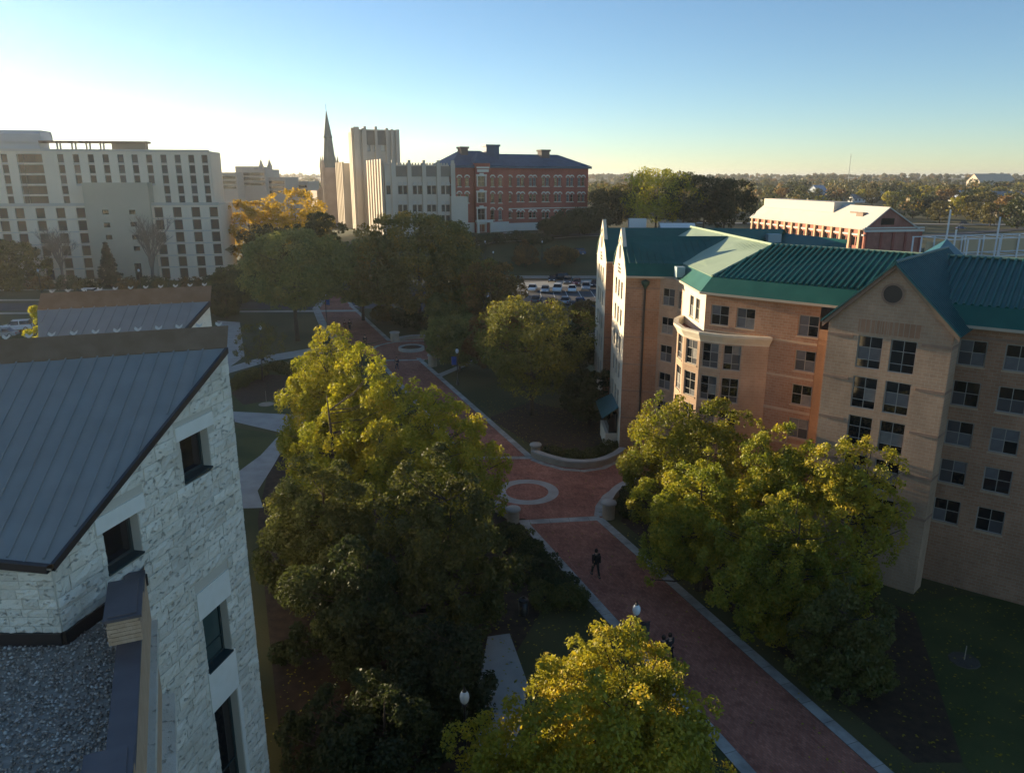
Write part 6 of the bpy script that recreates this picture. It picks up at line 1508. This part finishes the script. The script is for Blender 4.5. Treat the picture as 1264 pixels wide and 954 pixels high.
# ------------------------------------------------------------------ people
M_SKIN = mat('skin', (.42, .25, .18), rough=.6); M_HAIR = mat('hair_dark', (.018, .013, .010), rough=.7)
def skin_mesh(name, J, edges, rads, m, root=0, sub=2):
    me = bpy.data.meshes.new(name); me.from_pydata(J, edges, []); me.materials.append(m)
    return me
def skinobj(name, parent, J, E_, rads, m, sub=2):
    me = skin_mesh(name, J, E_, rads, m); o = bpy.data.objects.new(name, me); link(o, parent)
    s = o.modifiers.new('skin', 'SKIN'); o.modifiers.new('sub', 'SUBSURF').levels = sub; o.modifiers['sub'].render_levels = sub
    s.use_smooth_shade = True
    sv = me.skin_vertices[0].data if me.skin_vertices else None
    if sv is None:
        bpy.context.view_layer.objects.active = o
        raise RuntimeError('no skin layer')
    for i, r in enumerate(rads): sv[i].radius = (r, r) if not hasattr(r, '__len__') else r
    sv[0].use_root = True
    return o
def person(label, x, y, rz, top, legs, h=1.78, stride=.22, phase=1, bag=None):
    o = thing('person', label, 'person', (x, y, .02), rz, sc=h / 1.78)
    st = stride * phase
    # joints: pelvis, chest, neck, head ; legs ; arms  (faces +y)
    J = [(0, 0, .95), (0, .01, 1.16), (0, .01, 1.38), (0, .0, 1.50), (0, .03, 1.60), (0, .02, 1.72)]
    Ed = [(0, 1), (1, 2), (2, 3), (3, 4), (4, 5)]; Rr = [(.15, .11), (.145, .10), (.17, .10), (.055, .055), (.085, .10), (.06, .07)]
    for sx, ph in ((-1, st), (1, -st)):
        n = len(J); J += [(sx * .10, 0, .88), (sx * .105, ph * .75 + .03, .50), (sx * .105, ph * 1.5 - .02, .10), (sx * .115, ph * 1.5 + .15, .03)]
        Ed += [(0, n), (n, n + 1), (n + 1, n + 2), (n + 2, n + 3)]; Rr += [.095, .062, .042, .04]
        n = len(J); J += [(sx * .20, 0, 1.40), (sx * .245, -ph * .3 - .03, 1.13), (sx * .235, -ph * .8 + .06, .90), (sx * .232, -ph * .95 + .09, .82)]
        Ed += [(2, n), (n, n + 1), (n + 1, n + 2), (n + 2, n + 3)]; Rr += [.06, .045, .036, .034]
    body = skinobj('body', o, J, Ed, Rr, M_SKIN)
    for sx, ph in ((-1, st), (1, -st)):      # fingers closed in a relaxed curl
        hx, hy, hz = sx * .232, -ph * .95 + .09, .80; fb = MB()
        for k, (dy, L) in enumerate(((-.03, .065), (-.01, .075), (.01, .072), (.03, .058))): fb.tube([(hx, hy + dy, hz), (hx - sx * .005, hy + dy + .005, hz - L * .55), (hx - sx * .025, hy + dy + .012, hz - L)], [.010, .009, .007], 5)
        fb.tube([(hx, hy + .035, hz + .02), (hx - sx * .01, hy + .065, hz - .02), (hx - sx * .015, hy + .07, hz - .045)], [.011, .010, .008], 5); lpart('fingers', fb.mesh('fingers', M_SKIN, True), body)
    skinobj('jacket', o, [J[0], J[1], J[2], (0, .0, 1.47)] + [J[i] for s in (0, 1) for i in (10 + s * 8, 11 + s * 8, 12 + s * 8)], [(0, 1), (1, 2), (2, 3), (2, 4), (4, 5), (5, 6), (2, 7), (7, 8), (8, 9)],
            [(.185, .145), (.175, .13), (.19, .125), (.085, .085), .085, .066, .052, .085, .066, .052], top)
    skinobj('trousers', o, [(0, 0, .96)] + [J[i] for s in (0, 1) for i in (6 + s * 8, 7 + s * 8, 8 + s * 8)], [(0, 1), (1, 2), (2, 3), (0, 4), (4, 5), (5, 6)], [(.16, .125), .108, .078, .06, .108, .078, .06], legs)
    hb = MB(); hb.lathe([(0, .125), (.06, .11), (.095, .06), (.105, 0), (.10, -.05), (.085, -.10)], 14, (0, -.005, 1.665)); hr = lpart('hair', hb.mesh('hair', M_HAIR, True), o)
    for ex in (-.032, .032): fb = MB(); fb.lathe([(0, -.012), (.012, 0), (0, .012)], 6, (ex, .125, 1.655)); lpart('eye', fb.mesh('eye', M_HAIR), body)
    fb = MB(); fb.tube([(0, .115, 1.655), (0, .145, 1.62), (0, .118, 1.612)], [.010, .014, .008], 6); fb.box(-.022, .022, .108, .122, 1.575, 1.583); lpart('nose_and_mouth', fb.mesh('nose_and_mouth', M_SKIN), body)
    for ph, sx in ((st, -1), (-st, 1)):
        sb = MB(); sb.box(-.045, .045, -.07, .18, 0, .075); lpart('shoe', sb.mesh('shoe', M_BLACK), o, (sx * .11, ph * 1.5 - .02, 0))
    if bag:
        sb = MB(); sb.box(-.15, .15, -.34, -.14, 1.0, 1.45); lpart('backpack', sb.mesh('backpack', bag), o)
    return o
C_BK = mat('cloth_black', (.012, .012, .014), rough=.9); C_NV = mat('cloth_navy', (.015, .02, .045), rough=.9); C_GY = mat('cloth_charcoal', (.03, .03, .032), rough=.9); C_RD = mat('cloth_dark_red', (.10, .02, .02), rough=.9); C_TN = mat('cloth_jeans', (.03, .04, .07), rough=.9)
p = at(735, 711); person('person in black jacket walking alone down the middle of the near walkway', p.x, p.y, R(20), C_BK, C_GY, 1.95, .2, 1, C_BK)
p = at(817, 822); person('person in black, left one of the pair beside the gold tree', p.x, p.y, R(15), C_BK, C_BK, 1.85, .18, -1)
p = at(825, 818); person('person in dark coat, right one of the pair beside the gold tree', p.x, p.y, R(25), C_GY, C_BK, 1.82, .2, 1)
p = at(490, 457); person('person in navy jacket at the near edge of the far plaza', p.x, p.y, R(200), C_NV, C_TN, 1.85, .2, 1)
p = at(451, 428); person('person in charcoal clothes walking at the left of the far plaza', p.x, p.y, R(190), C_GY, C_BK, 1.9, .2, -1, C_BK)
p = at(432, 408); person('person in dark coat, right one of the couple on the far walk', p.x, p.y, R(180), C_BK, C_NV, 1.9, .2, 1)
p = at(426, 408); person('person in dark red top, left one of the couple on the far walk', p.x, p.y, R(180), C_RD, C_BK, 1.8, .2, -1)

# ------------------------------------------------------------------ small street furniture
p = at(646, 758); o = thing('litter_bin', 'small dark litter bin on the shaded lawn left of the near walkway', 'bin', p)
b = MB(); b.lathe([(.26, 0), (.30, .85), (.26, .86), (.24, .3), (0, .3)], 16); lpart('basket', b.mesh('basket', M_BLACK, True), o); b = MB(); b.lathe([(.31, .9), (.29, 1.02), (.12, 1.1), (.12, 1.06)], 16); lpart('lid', b.mesh('lid', M_BLACK), o)
p = at(1190, 815); o = thing('ground_vent', 'pale concrete pad with a thin post on the dark right lawn', 'utility pad', p)
b = MB(); b.lathe([(.0, .06), (.75, .05), (.8, 0)], 10); lpart('pad', b.mesh('pad', mat('weathered_pad', (.065, .058, .045), (.09, .08, .062), scale=4, rough=.95)), o); b = MB(); b.tube([(0, 0, .05), (0, 0, .9)], .03, 6); lpart('post', b.mesh('post', M_CONC_D), o)
p = at(329, 499); o = thing('tree_stake', 'thin stake rising from a round mulch patch on the left lawn', 'stake', p)
b = MB(); b.lathe([(0, .10), (.7, .06), (.9, .02)], 14); lpart('mulch_patch', b.mesh('mulch_patch', M_CONC_D), o); b = MB(); b.tube([(0, 0, 0), (0, 0, 1.6)], .025, 6); lpart('post', b.mesh('post', M_CONC_D), o)
p = at(481, 908); o = thing('path_light', 'tiny pale path light in the black lawn at the bottom', 'path light', p)
b = MB(); b.tube([(0, 0, 0), (0, 0, .45)], .03, 6); lpart('stem', b.mesh('stem', M_BLACK), o); b = MB(); b.lathe([(0, .58), (.16, .48), (.04, .45)], 10); lpart('hood', b.mesh('hood', M_CONC), o)
# ------------------------------------------------------------------ leaf litter on the lawns and beds
rs = np.random.RandomState(77); n = 9000
lx, ly = rs.uniform(-12, 30, n), rs.uniform(18, 85, n)
wk = (lx > xl(ly) - .1) & (lx < xr(ly) + .1) & (rs.rand(n) > .16)
wallm = ((lx + 9.25) * .973 - (ly - 24) * .229 < .3) & (ly < 26)
hallm = (lx > 13) & ((lx - 14.71) * .652 + (ly - 57.21) * .758 > -1)
ok = ~wk & ~wallm & ~hallm & ~((ly > 52) & (ly < 67) & (lx > -8) & (lx < 12) & (rs.rand(n) > .08))
lx, ly = lx[ok], ly[ok]; n = len(lx); th = rs.uniform(0, 6.28, n); L = rs.uniform(.05, .10, n)
dx, dy = np.cos(th) * L, np.sin(th) * L; zz = .05 + rs.uniform(0, .02, n)
V = np.stack([np.stack([lx - dx, ly - dy, zz], 1), np.stack([lx + dy * .6, ly - dx * .6, zz + .02], 1), np.stack([lx + dx, ly + dy, zz], 1), np.stack([lx - dy * .6, ly + dx * .6, zz + .015], 1)], 1).reshape(-1, 3)
lo = struct('fallen_leaves', np_mesh('fallen_leaves', V, np.arange(4 * n).reshape(-1, 4), LEAF['gold'], np.repeat(rs.rand(n), 4)), 'stuff'); lo['label'] = 'fallen autumn leaves scattered over the lawns'; lo['category'] = 'leaves'
# ------------------------------------------------------------------ evening haze
b = MB(); b.box(-15500, 15500, -700, 15500, -1.5, 66); me = b.mesh('haze', []); me.materials.clear()
M_HAZE = bpy.data.materials.new('haze_air'); M_HAZE.use_nodes = True; nt = M_HAZE.node_tree; nt.nodes.clear()
ho = nt.nodes.new('ShaderNodeOutputMaterial'); pv = nt.nodes.new('ShaderNodeVolumePrincipled')
pv.inputs['Color'].default_value = (.92, .93, .95, 1); pv.inputs['Density'].default_value = .00012; pv.inputs['Anisotropy'].default_value = .55
nt.links.new(pv.outputs[0], ho.inputs['Volume']); me.materials.append(M_HAZE)
struct('haze', me, 'stuff')
